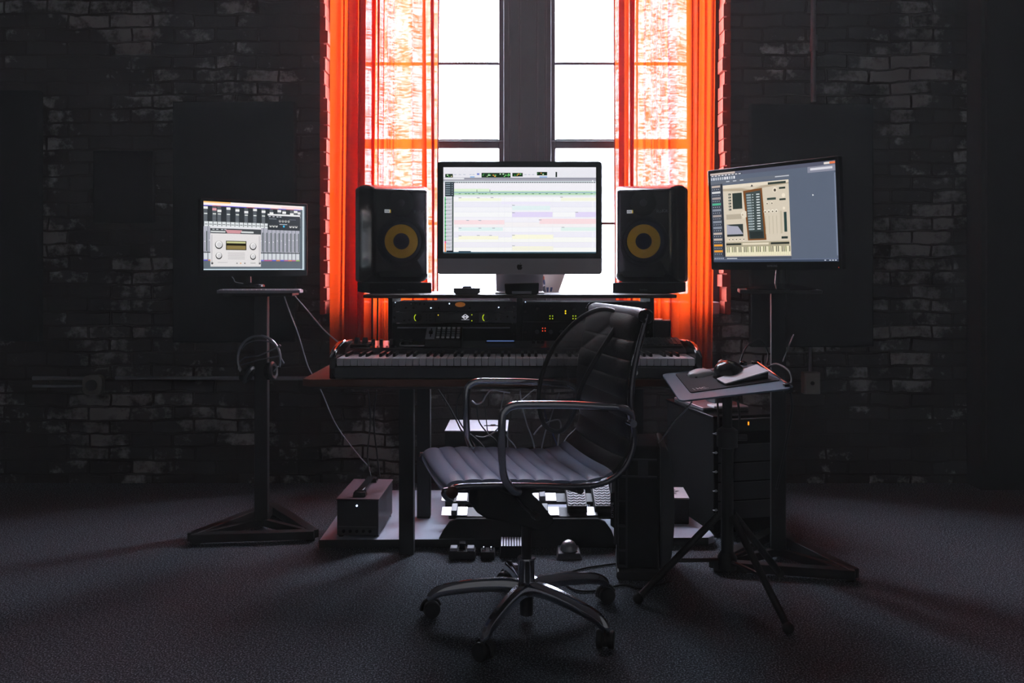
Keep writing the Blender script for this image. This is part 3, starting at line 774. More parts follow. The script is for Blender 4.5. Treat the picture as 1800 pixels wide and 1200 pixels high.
for k, u in enumerate((.0, .08, .125, .21, .295, .38, .465, .55, .63, .71, .76, .84, .88, .92)):
    c.r(u, .07, u + .035, .32, '565c62', 2); c.r(u, .075 + .02 * (k % 3), u + .038, .11 + .02 * (k % 3), rs.choice(('e8e8e8', 'f0f0f0', 'e0a0a8')) if k % 4 == 1 else 'f2f2f0', 3); c.r(u + .004, .17, u + .034, .185, 'e8ece8', 3)
    for j in range(5): c.r(u + .005, .20 + j * .024, u + .03, .206 + j * .024, '7c8288', 3)
c.r(0, .29, .62, .36, 'e4e8ea', 3)
for k in range(15): c.r(.041 * k, .29, .041 * k + .006, .36, '3c4448', 4); c.r(.041 * k + .01, .325, .041 * k + .036, .335, '60686c', 4)
for k in range(23):
    u = .041 * k
    c.r(u, .36, u + .036, .86, 'b4b4c0', 2); c.r(u + .024, .43, u + .032, .72, '20382c', 3); c.r(u + .008, .44, u + .012, .72, '80808c', 3)
    c.r(u, .73, u + .041, .742, '203024', 3); c.r(u + .004, .75, u + .034, .835, 'd8dce0', 3); c.r(u, .845, u + .04, .86, rs.choice(('5a50d0', '8070e0', 'e08040', 'c05090', 'a0c050')), 3)
    c.disc(u + .012, .56 + rs.uniform(-.04, .05), .004, 'f4f4f4', 4, 8)
c.r(.95, .055, .972, .985, '59646c', 4); c.r(.972, 0, .985, 1, 'e4f4fa', 4); c.r(.985, 0, 1, 1, '6a747c', 4); c.r(0, .978, .985, .992, 'dcf0f8', 4); c.r(0, .86, .972, .978, '606b74', 2); c.r(0, .992, 1, 1, '404a50', 4)
# small dark plug-in window
c.r(.61, .14, .945, .165, 'f0f0f0', 5); c.r(.61, .165, .945, .385, '30363c', 5)
for k in range(4): c.disc(.735 + k * .03, .245, .011, 'd0d0cc', 6, 10); c.disc(.735 + k * .03, .24, .006, '404444', 7, 8)
for u in (.64, .67, .70, .845, .875, .905): c.disc(u, .325, .012, 'd8d8d4', 6, 10); c.disc(u, .315, .007, '303434', 7, 8)
c.disc(.775, .325, .010, '38c0f0', 6, 10); c.r(.73, .29, .81, .30, 'c8d0d4', 6); c.r(.625, .21, .70, .22, '8a9298', 6); c.r(.83, .215, .90, .222, '7a8288', 6)
for u in (.62, .66, .70, .73): c.r(u, .175, u + .02, .187, 'd8dce0', 6)
# silver plug-in window
c.r(.06, .355, .545, .385, 'e8e8ec', 5); c.r(.06, .385, .545, .46, '484c50', 5); c.r(.065, .425, .20, .445, 'd8dcdc', 6); c.r(.35, .42, .47, .445, 'd8dcdc', 6); c.poly([(.20, .405), (.22, .455), (.34, .455), (.36, .405)], 'd49aa0', 6)
for u in (.08, .115, .16, .19): c.r(u, .395, u + .02, .408, 'c8ccd0', 6)
c.r(.062, .46, .542, .945, 'e6e2e2', 5)
c.r(.205, .565, .40, .70, '2c2a14', 6); c.r(.212, .575, .392, .60, 'c8c890', 7); c.r(.212, .635, .392, .69, '8c7a48', 7); c.r(.21, .61, .395, .63, '181408', 8)
for u, v, r_ in ((.14, .62, .030), (.465, .635, .027), (.14, .78, .024), (.465, .79, .022)):
    c.disc(u, v + .008, r_ + .006, '303030', 6); c.disc(u, v, r_, 'f4f2f2', 7); c.disc(u + .004, v + .006, r_ * .75, 'd8d6d8', 8)
for k in range(5): c.r(.225, .74 + k * .022, .385, .745 + k * .022, 'a09ca0', 6)
for u, cc in ((.31, '606060'), (.345, 'e8a040'), (.385, '404040')): c.disc(u, .895, .006, cc, 6, 8)
for u in (.078, .53): c.disc(u, .895, .010, '303034', 6, 10); c.r(u - .008, .48, u + .002, .90, 'c8c4c8', 6)
c.r(.13, .88, .22, .888, 'c0bcc0', 6); c.r(.44, .888, .49, .895, '808080', 6)
c.build(ml, -0.0003, 0, 'lit mixer screen')
q = MB(); q.tube([(0, 0.055, -0.06), (0, 0.075, -0.13), (0, 0.07, -0.195)], 0.014, 10); q.build('neck', mat('satin_neck', '4a484c', 0.25, metal=0.5), ml)
q = MB(); q.cyl(0.065, -0.2140, -0.200, (0, 0.06, 0)); q.build('foot', BLKG, ml, bevel=0.003)
q = MB(); q.tube(smoothpts([(-0.12, 0.03, -0.14), (-0.09, 0.03, -0.175), (-0.07, 0.05, -0.19), (-0.03, 0.06, -0.197)]), 0.0022, 6); q.build('video_cable', CABW, ml)

mr_ = monitor('larger monitor showing a cream sampler plug-in, on the right stand', (0.945, 3.227, 1.293), R(-54), 0.551, 0.345, pitch=R(3.5), chin=0.030, bez=0.014)
c = Canvas(0.551, 0.345)
c.r(0, 0, 1, 1, '5c6678', 0); c.r(0, 0, .93, .04, '55586a', 1); c.r(0, 0, .22, .022, 'c8b8b0', 2); c.r(.92, .01, .96, .03, 'e8e0d8', 2); c.r(.96, .008, 1, .03, 'e87848', 2); c.r(.80, .04, 1, .10, '8a8c9c', 1); c.r(.82, .055, .98, .078, 'd8d8e0', 2)
c.r(0, .022, .28, .04, '30343c', 1)
for k in range(9): c.r(.01 + k * .03, .027, .03 + k * .03, .036, 'e8e8ec', 2)
for k in range(11): c.r(.005 + k * .02, .05, .018 + k * .02, .08, rs.choice(('d8d8e0', 'c0c4cc', 'f0f0f4')), 2)
c.r(0, .09, .66, .125, '666c78', 1)
for u in (.14, .2, .26, .55, .60, .58, .63): c.r(u, .10, u + .03, .11, 'c8ccd4', 2)
c.r(0, .125, .09, 1, '48505e', 2)
for k in range(24):
    v = .14 + k * .033
    cc = {2: 'd8d8d8', 6: '50b890', 20: 'f0a030', 22: 'f0a030'}.get(k, rs.choice(('a89c98', 'c4b4a8', '8a909c')) if k % 2 == 0 else '262a34')
    c.r(.008, v, .085, v + .022, cc, 3)
    if k % 2: 
        for j in range(4): c.r(.012 + j * .018, v + .006, .022 + j * .018, v + .014, 'b0b8c8', 4)
c.r(.09, .125, .105, .94, '1c2028', 3)
U0, U1, V0, V1 = .108, .655, .145, .94
def g(u0, v0, u1, v1, col, L=5): c.r(U0 + (U1 - U0) * u0, V0 + (V1 - V0) * v0, U0 + (U1 - U0) * u1, V0 + (V1 - V0) * v1, col, L)
def gp(pts, col, L=5): c.poly([(U0 + (U1 - U0) * a, V0 + (V1 - V0) * b_) for a, b_ in pts], col, L)
def gd(u, v, r_, col, L=6): c.disc(U0 + (U1 - U0) * u, V0 + (V1 - V0) * v, r_, col, L, 12)
g(0, 0, 1, 1, 'd8ccb8', 3); g(0, 0, 1, .04, 'e8dcc8', 4); gp([(0, .05), (0, .08), (.30, .10), (.50, .13), (.62, .08), (1, .05), (1, .03), (.6, .05), (.45, .09), (.3, .06)][::-1], 'b8a890', 4)
gp([(.44, .05), (.46, .02), (.48, .05)][::-1], '303030', 6); g(.70, .015, .96, .045, '303c34', 5)
gp([(.32, .10), (.37, .78), (.65, .78), (.61, .08)], '7c4a1c', 5); gp([(.355, .13), (.39, .76), (.62, .76), (.585, .11)], '3c4848', 6)
for k in range(14):
    v = .15 + k * .036
    g(.37 + k * .0015, v, .44 + k * .0015, v + .022, '9aa8ac', 7); g(.46, v + .004, .475, v + .016, 'dce4e4', 7); g(.52, v + .003, .57, v + .017, 'dfe6e6', 7)
gp([(.40, .66), (.405, .755), (.61, .755), (.60, .66)], '222c2c', 8)
g(.15, .12, .30, .34, '22302a', 5); 
for k in range(6): g(.085, .12 + k * .042, .125, .145 + k * .042, '28302c', 5); g(.095, .127 + k * .042, .105, .138 + k * .042, 'd8d8c8', 6)
g(.04, .41, .28, .48, 'b8ac98', 5); gd(.30, .42, .014, 'f0e8d8'); gd(.30, .425, .008, 'c0b098', 7); gp([(.30, .36), (.30, .48), (.36, .46), (.36, .38)], 'e4d8c4', 6)
g(.04, .55, .30, .72, '2c3634', 5); gp([(.04, .55), (.04, .69), (.30, .69), (.22, .58), (.10, .57)], 'a8a8b8', 6); g(.04, .70, .30, .72, '202828', 7)
for k in range(5): gd(.07 + k * .058, .765, .010, 'f0e4d0'); gd(.072 + k * .058, .762, .005, '504838', 7)
gd(.80, .12, .018, 'ece0cc'); gd(.80, .125, .010, '50483c', 7); g(.86, .09, .95, .115, '2c3830', 5); gd(.92, .20, .014, 'f0e4d0'); g(.86, .24, .95, .265, '384038', 5); g(.68, .22, .81, .25, '384840', 5)
for u in (.68, .75): gd(u, .29, .009, 'f0e4d0'); gd(u, .295, .005, '504838', 7)
for u in (.645, .70, .755, .81): gd(u, .40, .012, 'f0e8d8'); gd(u, .405, .006, '786c58', 7); g(u - .004, .46, u + .004, .70, 'c0b49c', 6)
gd(.92, .37, .010, 'f0e4d0'); g(.915, .42, .955, .68, '28403c', 5); g(.87, .74, .96, .77, '283430', 5); g(.86, .40, .89, .70, 'c8bca4', 5)
g(.02, .80, .98, .865, 'b0a68c', 5); g(.02, .815, .26, .84, '262c28', 6); g(.71, .815, .98, .84, '262c28', 6); g(.28, .815, .68, .84, 'e8dcc4', 6)
g(.01, .865, .99, .985, 'f0e8c8', 5)
for k in range(36): g(.015 + k * .027, .865, .0165 + k * .027, .985, '8a8468', 6)
for k in range(36):
    if k % 7 not in (2, 6): g(.03 + k * .027, .865, .042 + k * .027, .94, '4c4a38' if k % 3 else '707a48', 7)
c.r(0, .94, .655, .975, '4a5262', 4)
for k in range(5): c.r(.008 + k * .018, .95, .02 + k * .018, .965, 'a8b0c0', 5)
c.r(.12, .955, .21, .965, 'c8ccd4', 5); c.r(0, .975, 1, 1, '3a4458', 5); c.r(0, .972, 1, .976, '7a86a0', 6)
for u in (.90, .935, .955, .975): c.r(u, .982, u + .012, .992, 'd0d4dc', 6)
c.poly([(.83, .315), (.83, .335), (.841, .328)], 'f4f4f4', 6); c.r(.99, .12, 1, .94, '7c869a', 3)
o = c.build(mr_, -0.0003, 0, 'lit sampler screen'); o.rotation_euler = (R(3.5), 0, 0)
q = MB(Matrix.Rotation(R(3.5), 4, 'X')); q.text('SAMSUNG', 0.010, Matrix.Translation((0.0, -0.0006, -0.188)) @ Matrix.Rotation(R(90), 4, 'X'), 0.0002); q.build('maker_lettering', mat('dim_lettering', '6a6a70', 0.4), mr_)
q = MB(Matrix.Rotation(R(3.5), 4, 'X')); q.cyl(0.0012, -0.0012, 0, (0.275, 0, -0.193), 'y', 8); q.build('power_light', LEDR, mr_)
q = MB(); q.tube([(0, 0.045, -0.12), (0, 0.062, -0.19), (0, 0.062, -0.257)], [0.02, 0.018, 0.024], 12); q.build('neck', mat('clear_black_neck', '303034', 0.12, coat=0.5), mr_)
q = MB(); q.lathe([(0.0, -0.252), (0.03, -0.252), (0.085, -0.262), (0.125, -0.270), (0.125, -0.274), (0, -0.274)], (0, 0.06, 0), 'z', 40); q.build('foot', BLKG, mr_)

# ------------------------------------------------------------------ monitor stands
def mstand(loc, rz, label, top, tri=0.235, plate=(0.28, 0.20)):
    rt = empty('monitor_stand', loc, rz, label, 'stand')
    q = MB(); q.box(-plate[0] / 2, plate[0] / 2, -plate[1] / 2, plate[1] / 2, top - 0.014, top); q.build('top_plate', STEEL, rt, bevel=0.003)
    q = MB(); q.box(-0.027, 0.027, -0.027, 0.027, 0.04, top - 0.014); q.build('pole', STEEL, rt, bevel=0.004)
    pts = [(-0.24, -0.20), (0.24, -0.20), (0.0, 0.24)]
    q = MB()
    q.M = Matrix.Identity(4)
    def barr(a, b_, z0, z1, hw):
        a = Vector((a[0], a[1], 0)); b_ = Vector((b_[0], b_[1], 0)); d_ = (b_ - a).normalized(); n_ = Vector((-d_.y, d_.x, 0)) * hw
        q.hexa([(p.x, p.y, z0) for p in (a - n_, b_ - n_, b_ + n_, a + n_)], [(p.x, p.y, z1) for p in (a - n_, b_ - n_, b_ + n_, a + n_)])
    for i in range(3): barr(pts[i], pts[(i + 1) % 3], 0.012 + 0.0004 * i, 0.045 + 0.0004 * i, 0.02)
    barr((0, 0), (0, 0.23), 0.013, 0.044, 0.018); barr((0, 0), (-0.20, -0.17), 0.0135, 0.0435, 0.012); barr((0, 0), (0.20, -0.17), 0.0135, 0.0435, 0.012)
    q.build('triangular_base', STEEL, rt, bevel=0.002)
    q = MB()
    for x, y in pts: q.cyl(0.018, 0, 0.013, (x * 0.93, y * 0.93, 0), 'z', 12)
    q.build('rubber_foot', RUB, rt)
    return rt
mstand((-1.055, 3.72, 0), R(6), 'black steel stand with triangular base carrying the left monitor', 0.995)
mstand((1.005, 3.33, 0), R(-12), 'black steel stand carrying the right monitor, behind the mouse tray', 1.018, plate=(0.29, 0.22))
# thin slab beside the left monitor foot
rt = empty('computer_keyboard', (-1.03, 3.62, 0.995), R(5), 'slim silver keyboard lying at the front of the left stand plate', 'keyboard')
q = MB(); q.box(-0.165, 0.165, -0.055, 0.035, 0.0005, 0.014); q.build('aluminium_body', GREYL, rt, bevel=0.003)
q = MB()
for r_ in range(5):
    for k in range(17): q.box(-0.157 + k * 0.0187, -0.157 + k * 0.0187 + 0.016, -0.048 + r_ * 0.016, -0.035 + r_ * 0.016, 0.014, 0.0165)
q.build('keys', mat('pale_keys', 'c0c0c6', 0.5, var=0.03), rt)

# headphones hooked on the left stand pole
hp = empty('headphones', (P(456, 630, 3.66).x, 3.655, P(0, 630, 3.66).z), R(-8), 'black and silver headphones hanging on the pole of the left stand', 'headphones')
q = MB()
q.tube([(0.093 * math.cos(R(a)), 0.0, 0.095 * math.sin(R(a))) for a in range(-20, 216, 6)], 0.006, 8); q.tube([(0.080 * math.cos(R(a)), 0.012, 0.030 + 0.045 * math.sin(R(a))) for a in range(10, 171, 8)], 0.003, 6)
q.build('headband', mat('satin_band', 'b4b4bc', 0.25, metal=0.7), hp)
q = MB(); q.tube([(-0.092, 0, -0.02), (-0.06, -0.004, 0.005), (0.0, -0.006, 0.012), (0.085, 0, 0.05)], 0.003, 6); q.tube([(-0.088, 0, -0.03), (0.0, -0.004, -0.005), (0.088, 0, 0.012)], 0.003, 6); q.tube([(0.086, 0, 0.05), (0.092, 0, 0.058)], 0.0055, 8); q.tube([(0.088, 0, 0.012), (0.108, 0, -0.018)], 0.0045, 8); q.build('suspension_strap', mat('strap_grey', '6a6a72', 0.4, metal=0.3), hp)
for sx, cz, an in ((-1, -0.062, 28), (1, -0.050, -5)):
    q = MB(Matrix.Translation((sx * 0.052, -0.006, cz)) @ Matrix.Rotation(R(an), 4, 'Y') @ Matrix.Diagonal((0.85, 0.85, 0.85, 1)))
    q.lathe([(0, -0.025), (0.030, -0.022), (0.042, -0.012), (0.044, 0.004), (0.044, 0.006)], axis='x', seg=28); cup = q.build('ear_cup', BLKG, hp)
    q = MB(Matrix.Translation((sx * 0.052, -0.006, cz)) @ Matrix.Rotation(R(an), 4, 'Y') @ Matrix.Diagonal((0.85, 0.85, 0.85, 1)))
    q.lathe([(0.045, 0.005), (0.047, 0.014), (0.038, 0.022), (0.025, 0.020), (0.022, 0.006)], axis='x', seg=28); q.build('ear_pad', LEATHERB, cup)
    q = MB(); q.tube([(sx * 0.088, 0, -0.03), (sx * 0.085, -0.01, cz + 0.02), (sx * 0.07, -0.012, cz)], 0.003, 6); q.build('yoke', ALU, hp)
#--KEYS--
# ------------------------------------------------------------------ 88-key stage piano
PS = 1.02; PY0 = 3.075
pn = empty('stage_piano', (0.0135, PY0, DT), 0, 'long black 88-key stage piano across the front of the desk', 'piano')
pn.scale = (PS, PS, PS)
PW = 0.638
q = MB(); q.prism([(0.0, 0.004), (0.0, 0.040), (0.006, 0.043), (0.165, 0.043), (0.165, 0.076), (0.180, 0.088), (0.315, 0.104), (0.325, 0.095), (0.325, 0.004)], -PW + 0.004, PW - 0.004, 'x'); q.build('body', mat('piano_charcoal', '4c4c50', 0.5, var=0.06), pn, bevel=0.002)
for sx in (-1, 1):
    x0, x1 = (sx * PW, sx * (PW - 0.022))
    prof = [(0.0, 0.002), (0.0, 0.072)] + [(0.004 + 0.17 * (1 - math.cos(R(a))), 0.072 + 0.045 * math.sin(R(a))) for a in range(8, 91, 8)] + [(0.325, 0.112), (0.33, 0.09), (0.33, 0.002)]
    q = MB(); q.prism(prof, min(x0, x1), max(x0, x1), 'x'); ch = q.build('end_cheek', BLKG, pn, bevel=0.003)
    arc = [(sx * (PW - 0.004), 0.0, 0.074)] + [(sx * (PW - 0.004 - 0.02 * math.sin(R(a))), 0.004 + 0.15 * (1 - math.cos(R(a))), 0.074 + 0.046 * math.sin(R(a))) for a in range(8, 91, 8)]
    q = MB(); q.tube(arc, 0.0045, 8); q.build('chrome_trim', CHROME, ch)
KP = 0.0236; kx0 = -26 * KP
q = MB(); q.box(0.0009, KP - 0.0009, 0.004, 0.162, 0.050, 0.0715); q.box(0.0009, KP - 0.0009, 0.003, 0.008, 0.046, 0.0715)
wk = q.build('white_key', KEYW, pn, bevel=0.0012); wk.location = (kx0, 0, 0)
for k in range(1, 52):
    o = wk.copy(); COL.objects.link(o); o.parent = pn; o.location = (kx0 + k * KP, 0, 0)
q = MB(); q.hexa([(-0.0055, 0.058, 0.070), (0.0055, 0.058, 0.070), (0.0055, 0.163, 0.070), (-0.0055, 0.163, 0.070)], [(-0.0045, 0.064, 0.083), (0.0045, 0.064, 0.083), (0.0045, 0.163, 0.083), (-0.0045, 0.163, 0.083)])
bk = q.build('black_key', KEYB, pn, bevel=0.001)
first = True
for k in range(51):
    if (k + 5) % 7 in (2, 6): continue       # A0 first: no black key between B-C and E-F
    o = bk if first else bk.copy()
    if not first: COL.objects.link(o); o.parent = pn
    first = False
    o.location = (kx0 + (k + 1) * KP, 0, 0)
q = MB(); q.prism([(0.182, 0.0885), (0.182, 0.0915), (0.31, 0.107), (0.31, 0.103)], -0.59, 0.60, 'x'); q.build('control_panel', mat('satin_panel', '3a3a40', 0.28, var=0.05, coat=0.4), pn, bevel=0.001)
def onp(px, y): return ((px - 900) / FPX * (PY0 + y * PS) - 0.0135) / PS, 0.0905 + (y - 0.18) * 0.122
q = MB()
for px in (627, 641):
    x, z_ = onp(px, 0.22); q.cyl(0.024, x - 0.007, x + 0.007, (0, 0.23, z_ + 0.006), 'x', 28)
q.build('pitch_wheels', RUB, pn)
q = MB(); x, z_ = onp(634, 0.2); q.prism([(0.185, z_ - 0.003), (0.195, z_ + 0.010), (0.265, z_ + 0.014), (0.28, z_)], x - 0.038, x + 0.034, 'x'); q.build('wheel_housing', BLKM, pn, bevel=0.003)
for px in (656, 670, 688, 706, 722):
    x, z_ = onp(px, 0.24); q = MB(); q.lathe([(0.0075, z_ - 0.002), (0.0068, z_ + 0.019), (0.005, z_ + 0.020), (0, z_ + 0.020)], (x, 0.24, 0), 'z', 18)
    q.build('knob', mat('soft_knob', '3a3c3c', 0.5), pn)
for px in (650, 664, 680, 695, 712):
    x, z_ = onp(px, 0.205); q = MB(); q.cyl(0.003, z_ - 0.001, z_ + 0.003, (x, 0.205, 0), 'z', 10); q.build('button', mat('grey_button', '8a8a90', 0.3), pn)
x, z_ = onp(880, 0.27); q = MB(); q.box(x - 0.056, x + 0.054, 0.262, 0.300, z_ - 0.003, z_ + 0.006); q.build('display_bezel', BLKG, pn, bevel=0.001)
q = MB(); q.box(x - 0.052, x + 0.050, 0.264, 0.298, z_ + 0.006, z_ + 0.007); q.build('display', mat('display_blue_reflection', '6a86c8', 0.4, emit=0.5), pn)  # blue reflection on the display painted as a faint glow
for k, px in enumerate((938, 946, 954)):
    x, z_ = onp(px, 0.26); q = MB(); q.lathe([(0.006, z_ - 0.002), (0.006, z_ + 0.012), (0, z_ + 0.013)], (x, 0.26, 0), 'z', 16); q.build('knob', mat('soft_knob', '3a3c3c', 0.5), pn)

# things lying on the piano
def onpiano(px, y): 
    x, z_ = onp(px, y); return Vector((x * PS + 0.0135, PY0 + y * PS, DT + z_ * PS))
c_ = onpiano(780, 0.20)
pc = empty('pad_controller', (c_.x, 3.245, DT + 0.0945), R(1), 'small black pad controller tilted up on the left half of the stage piano', 'controller')
q = MB(); q.prism([(0.0, 0.0), (0.0, 0.030), (0.105, 0.070), (0.115, 0.066), (0.115, 0.010)], -0.068, 0.068, 'x'); q.build('body', BLK, pc, bevel=0.003)
sl = math.atan2(0.040, 0.105); MT = Matrix.Translation((0, 0.0, 0.0302)) @ Matrix.Rotation(sl, 4, 'X')
q = MB(MT); q.box(-0.066, -0.032, 0.004, 0.108, -0.001, 0.0014); q.build('fader_strip', GREYL, pc)
q = MB(MT); q.box(-0.050, -0.046, 0.02, 0.095, 0.001, 0.002); q.box(-0.055, -0.041, 0.045, 0.062, 0.002, 0.008); q.build('fader', BLKG, pc)
for r_ in range(5):
    for k in range(5):
        q = MB(MT); q.rbox(0.012, 0.010, 0.003, 0.0, 0.0035, (-0.020 + k * 0.0185, 0.016 + r_ * 0.0205), 'z'); q.build('button', mat('pale_button', 'f0f0f4', 0.2) if r_ in (0, 4) else mat('grey_button', '6a6a70', 0.4), pc)
c_ = onpiano(728, 0.225)
tb = empty('tablet', (c_.x, c_.y, c_.z + 0.0028), 0, 'small glossy black tablet with silver rim left of the pad controller', 'tablet', rx=R(7))
q = MB(); q.rbox(0.105, 0.07, 0.018, 0, 0.006, (0, 0), 'z'); q.build('silver_rim', ALU, tb, bevel=0.001)
q = MB(); q.rbox(0.099, 0.064, 0.016, 0.006, 0.0075, (0, 0), 'z'); q.build('glass_front', BLKG, tb)
c_ = onpiano(1156, 0.225)
kb = empty('wireless_keyboard', (c_.x + 0.008, c_.y, c_.z + 0.0035), 0, 'small black keyboard lying at the right end of the stage piano', 'keyboard', rx=R(12))
q = MB(); q.box(-0.076, 0.080, -0.045, 0.055, 0, 0.010); q.build('body', BLK, kb, bevel=0.003)
for r_ in range(5):
    q = MB()
    for k in range(10): q.box(-0.070 + k * 0.0145, -0.070 + k * 0.0145 + 0.012, -0.038 + r_ * 0.018, -0.038 + r_ * 0.018 + 0.014, 0.010, 0.0145)
    q.build('key_row', mat('grey_keycaps', '4c4c52', 0.35), kb, bevel=0.001)
# little speaker on the desk right of the rack
bx = P(1169, 0, 3.42)
rt = empty('desktop_speaker', (0.585, 3.44, DT), R(-10), 'small dark upright speaker box with silver top, on the desk right of the rack', 'speaker')
q = MB(); q.rbox(0.068, 0.10, 0.014, 0.0, 0.185, (0, 0), 'z'); q.build('body', mat('speaker_grey', '3a3a40', 0.5, var=0.2, scale=400), rt, bevel=0.004)
q = MB(); q.rbox(0.032, 0.09, 0.008, 0.185, 0.189, (-0.014, 0), 'z'); q.build('silver_top', WHT, rt, bevel=0.001)
q = MB(); q.cyl(0.017, -0.052, -0.0495, (-0.01, 0, 0.09), 'y', 24); q.build('control_dial', BLKG, rt)

# ------------------------------------------------------------------ small things on the shelf
SZ = 0.998
c_ = P(821, 0, 3.36)
rt = empty('phone_dock', (c_.x, 3.36, SZ), 0, 'small dark round-cornered dock on the shelf, left of the black box', 'dock')
q = MB(); q.prism([(-0.040, 0), (0.040, 0), (0.049, 0.008), (0.050, 0.024), (-0.050, 0.024), (-0.049, 0.008)][::-1], -0.03, 0.03, 'y'); q.build('body', mat('dock_grey', '504e54', 0.5), rt, bevel=0.002)
q = MB(); q.box(-0.017, 0.017, -0.008, 0.012, 0.0245, 0.031); q.build('connector_block', BLK, rt, bevel=0.001)
gt = empty('glass_tumbler', (c_.x - 0.002, 3.46, SZ), 0, 'clear glass tumbler standing behind the small dock', 'glass')
q = MB(); q.lathe([(0.0, 0.0005), (0.024, 0.0005), (0.027, 0.07), (0.0255, 0.07), (0.0225, 0.006), (0, 0.006)], (0, 0, 0), 'z', 28); q.build('glass_wall', GLASSC, gt)
c_ = P(917, 0, 3.33)
rt = empty('black_box', (c_.x, 3.335, SZ), 0, 'black box with a silver label strip in front of the central computer', 'box')
q = MB(); q.prism([(-0.056, 0), (0.058, 0), (0.063, 0.008), (0.065, 0.044), (-0.065, 0.041), (-0.062, 0.006)][::-1], -0.022, 0.022, 'y'); q.build('body', BLKM, rt, bevel=0.003)
q = MB(); q.box(-0.037, 0.037, -0.0245, -0.0215, 0.003, 0.013); q.build('label_strip', GREYL, rt)
bx = P(968, 0, 3.6)
rt = empty('picture_card', (bx.x, 3.66, SZ), R(12), 'colourful folded picture card showing two figures, right of the computer foot', 'card')
q = MB(); q.hexa([(-0.045, 0, 0), (0.038, 0, 0), (0.038, 0.0015, 0), (-0.045, 0.0015, 0)], [(-0.052, 0.02, 0.075), (0.075, 0.02, 0.085), (0.075, 0.0215, 0.085), (-0.052, 0.0215, 0.075)]); q.build('card', TAN, rt)
q = MB()
def cp(u, v): return (-0.045 + u * 0.1, -0.0006 + 0.0266 * v * 0.08 / 0.08 * 0.75, v * 0.075)
for pts_, mi in (([(0.1, 0.85), (0.3, 0.9), (0.3, 0.7), (0.12, 0.65)], 0), ([(0.15, 0.7), (0.5, 0.75), (0.75, 0.5), (0.45, 0.3), (0.2, 0.4)], 1), ([(0.0, 0.3), (0.35, 0.5), (0.35, 0.42), (0.0, 0.2)], 2), ([(0.3, 0.35), (0.42, 0.35), (0.38, 0.0), (0.3, 0.0)], 1), ([(0.5, 0.4), (0.62, 0.45), (0.52, 0.02), (0.44, 0.02)], 1), ([(0.0, 0.2), (0.25, 0.35), (0.28, 0.0), (0.05, 0.0)], 3)):
    q._add([cp(u, v) for u, v in pts_], [tuple(range(len(pts_)))], mi)
q.build('printed_figures', [SKIN, NAVY, WHT, GREY], rt)

# ------------------------------------------------------------------ office chair
CH = (0.045, 2.75)
YAW = R(193.7)
ch = empty('office_chair', (CH[0], CH[1], 0), YAW, 'black ribbed leather swivel chair with chrome arms in front of the desk', 'chair'); ch.scale = (0.99, 0.99, 0.99)
prof = [(0.272, 0.466), (0.290, 0.478), (0.288, 0.496), (0.262, 0.504), (0.20, 0.504), (0.10, 0.499), (0.0, 0.491), (-0.10, 0.484), (-0.165, 0.490), (-0.215, 0.515), (-0.245, 0.560), (-0.256, 0.62), (-0.246, 0.70), (-0.250, 0.78), (-0.268, 0.87), (-0.285, 0.93), (-0.297, 0.975)]
sm = smoothpts([(x, 0, z_) for x, z_ in prof], 14)
# arc-length parametrisation
acc = [0]
for i in range(1, len(sm)): acc.append(acc[-1] + (sm[i] - sm[i - 1]).length)
def sampler(s_):
    s_ = max(0, min(acc[-1] - 1e-6, s_))
    for i in range(1, len(acc)):
        if acc[i] >= s_:
            t = (s_ - acc[i - 1]) / max(1e-9, acc[i] - acc[i - 1]); p = sm[i - 1].lerp(sm[i], t); d_ = (sm[i] - sm[i - 1]).normalized(); return p, d_
def sling(s0, s1, pitch, off, name, m_, HW=0.232, plain=None):
    n_ = int((s1 - s0) / 0.0025); ny = 24
    top = []; bot = []
    for i in range(n_ + 1):
        s_ = s0 + (s1 - s0) * i / n_
        p, d_ = sampler(s_); nn = Vector((d_.z, 0, -d_.x))       # outward: up on the seat, forward on the back
        nn = -nn if nn.z < 0 and p.z < 0.56 else nn
        if plain and s_ > plain: th = 0.013 + 0.012 * math.sin(PI * min(1, (s_ - plain) / (s1 - plain)))
        else: th = 0.004 + 0.014 * abs(math.sin(PI * (s_ - off) / pitch)) ** 0.36
        rt_, rb_ = [], []
        for j in range(ny + 1):
            y = -HW + 2 * HW * j / ny
            e = 1 - abs(j / ny * 2 - 1) ** 10
            sag = -0.010 * (1 - (2 * j / ny - 1) ** 2) if p.z < 0.56 else 0
            rt_.append(Vector((p.x, y, p.z + sag)) + nn * th * (0.35 + 0.65 * e)); rb_.append(Vector((p.x, y, p.z + sag)) - nn * th * 0.5 * (0.35 + 0.65 * e))
        top.append(rt_); bot.append(rb_)
    loop = [r_ + rb_[::-1] + [r_[0]] for r_, rb_ in zip(top, bot)]
    q = MB(); q.grid(loop); n1 = len(loop[0])
    q.f.append(tuple(range(n1 - 1))[::-1]); q.mi.append(0)
    o_ = (len(loop) - 1) * n1; q.f.append(tuple(range(o_, o_ + n1 - 1))); q.mi.append(0)
    return q.build(name, m_, ch, angle=60)
# direction sign: profile runs from the front roll back and then up
sback = next(acc[i] for i in range(len(sm)) if sm[i].x < -0.20)
sling(0.0, sback, 0.0525, 0.035, 'seat', LEATHERLIT)
sling(sback, acc[-1], 0.058, sback, 'backrest', LEATHERB, plain=acc[-1] - 0.085)
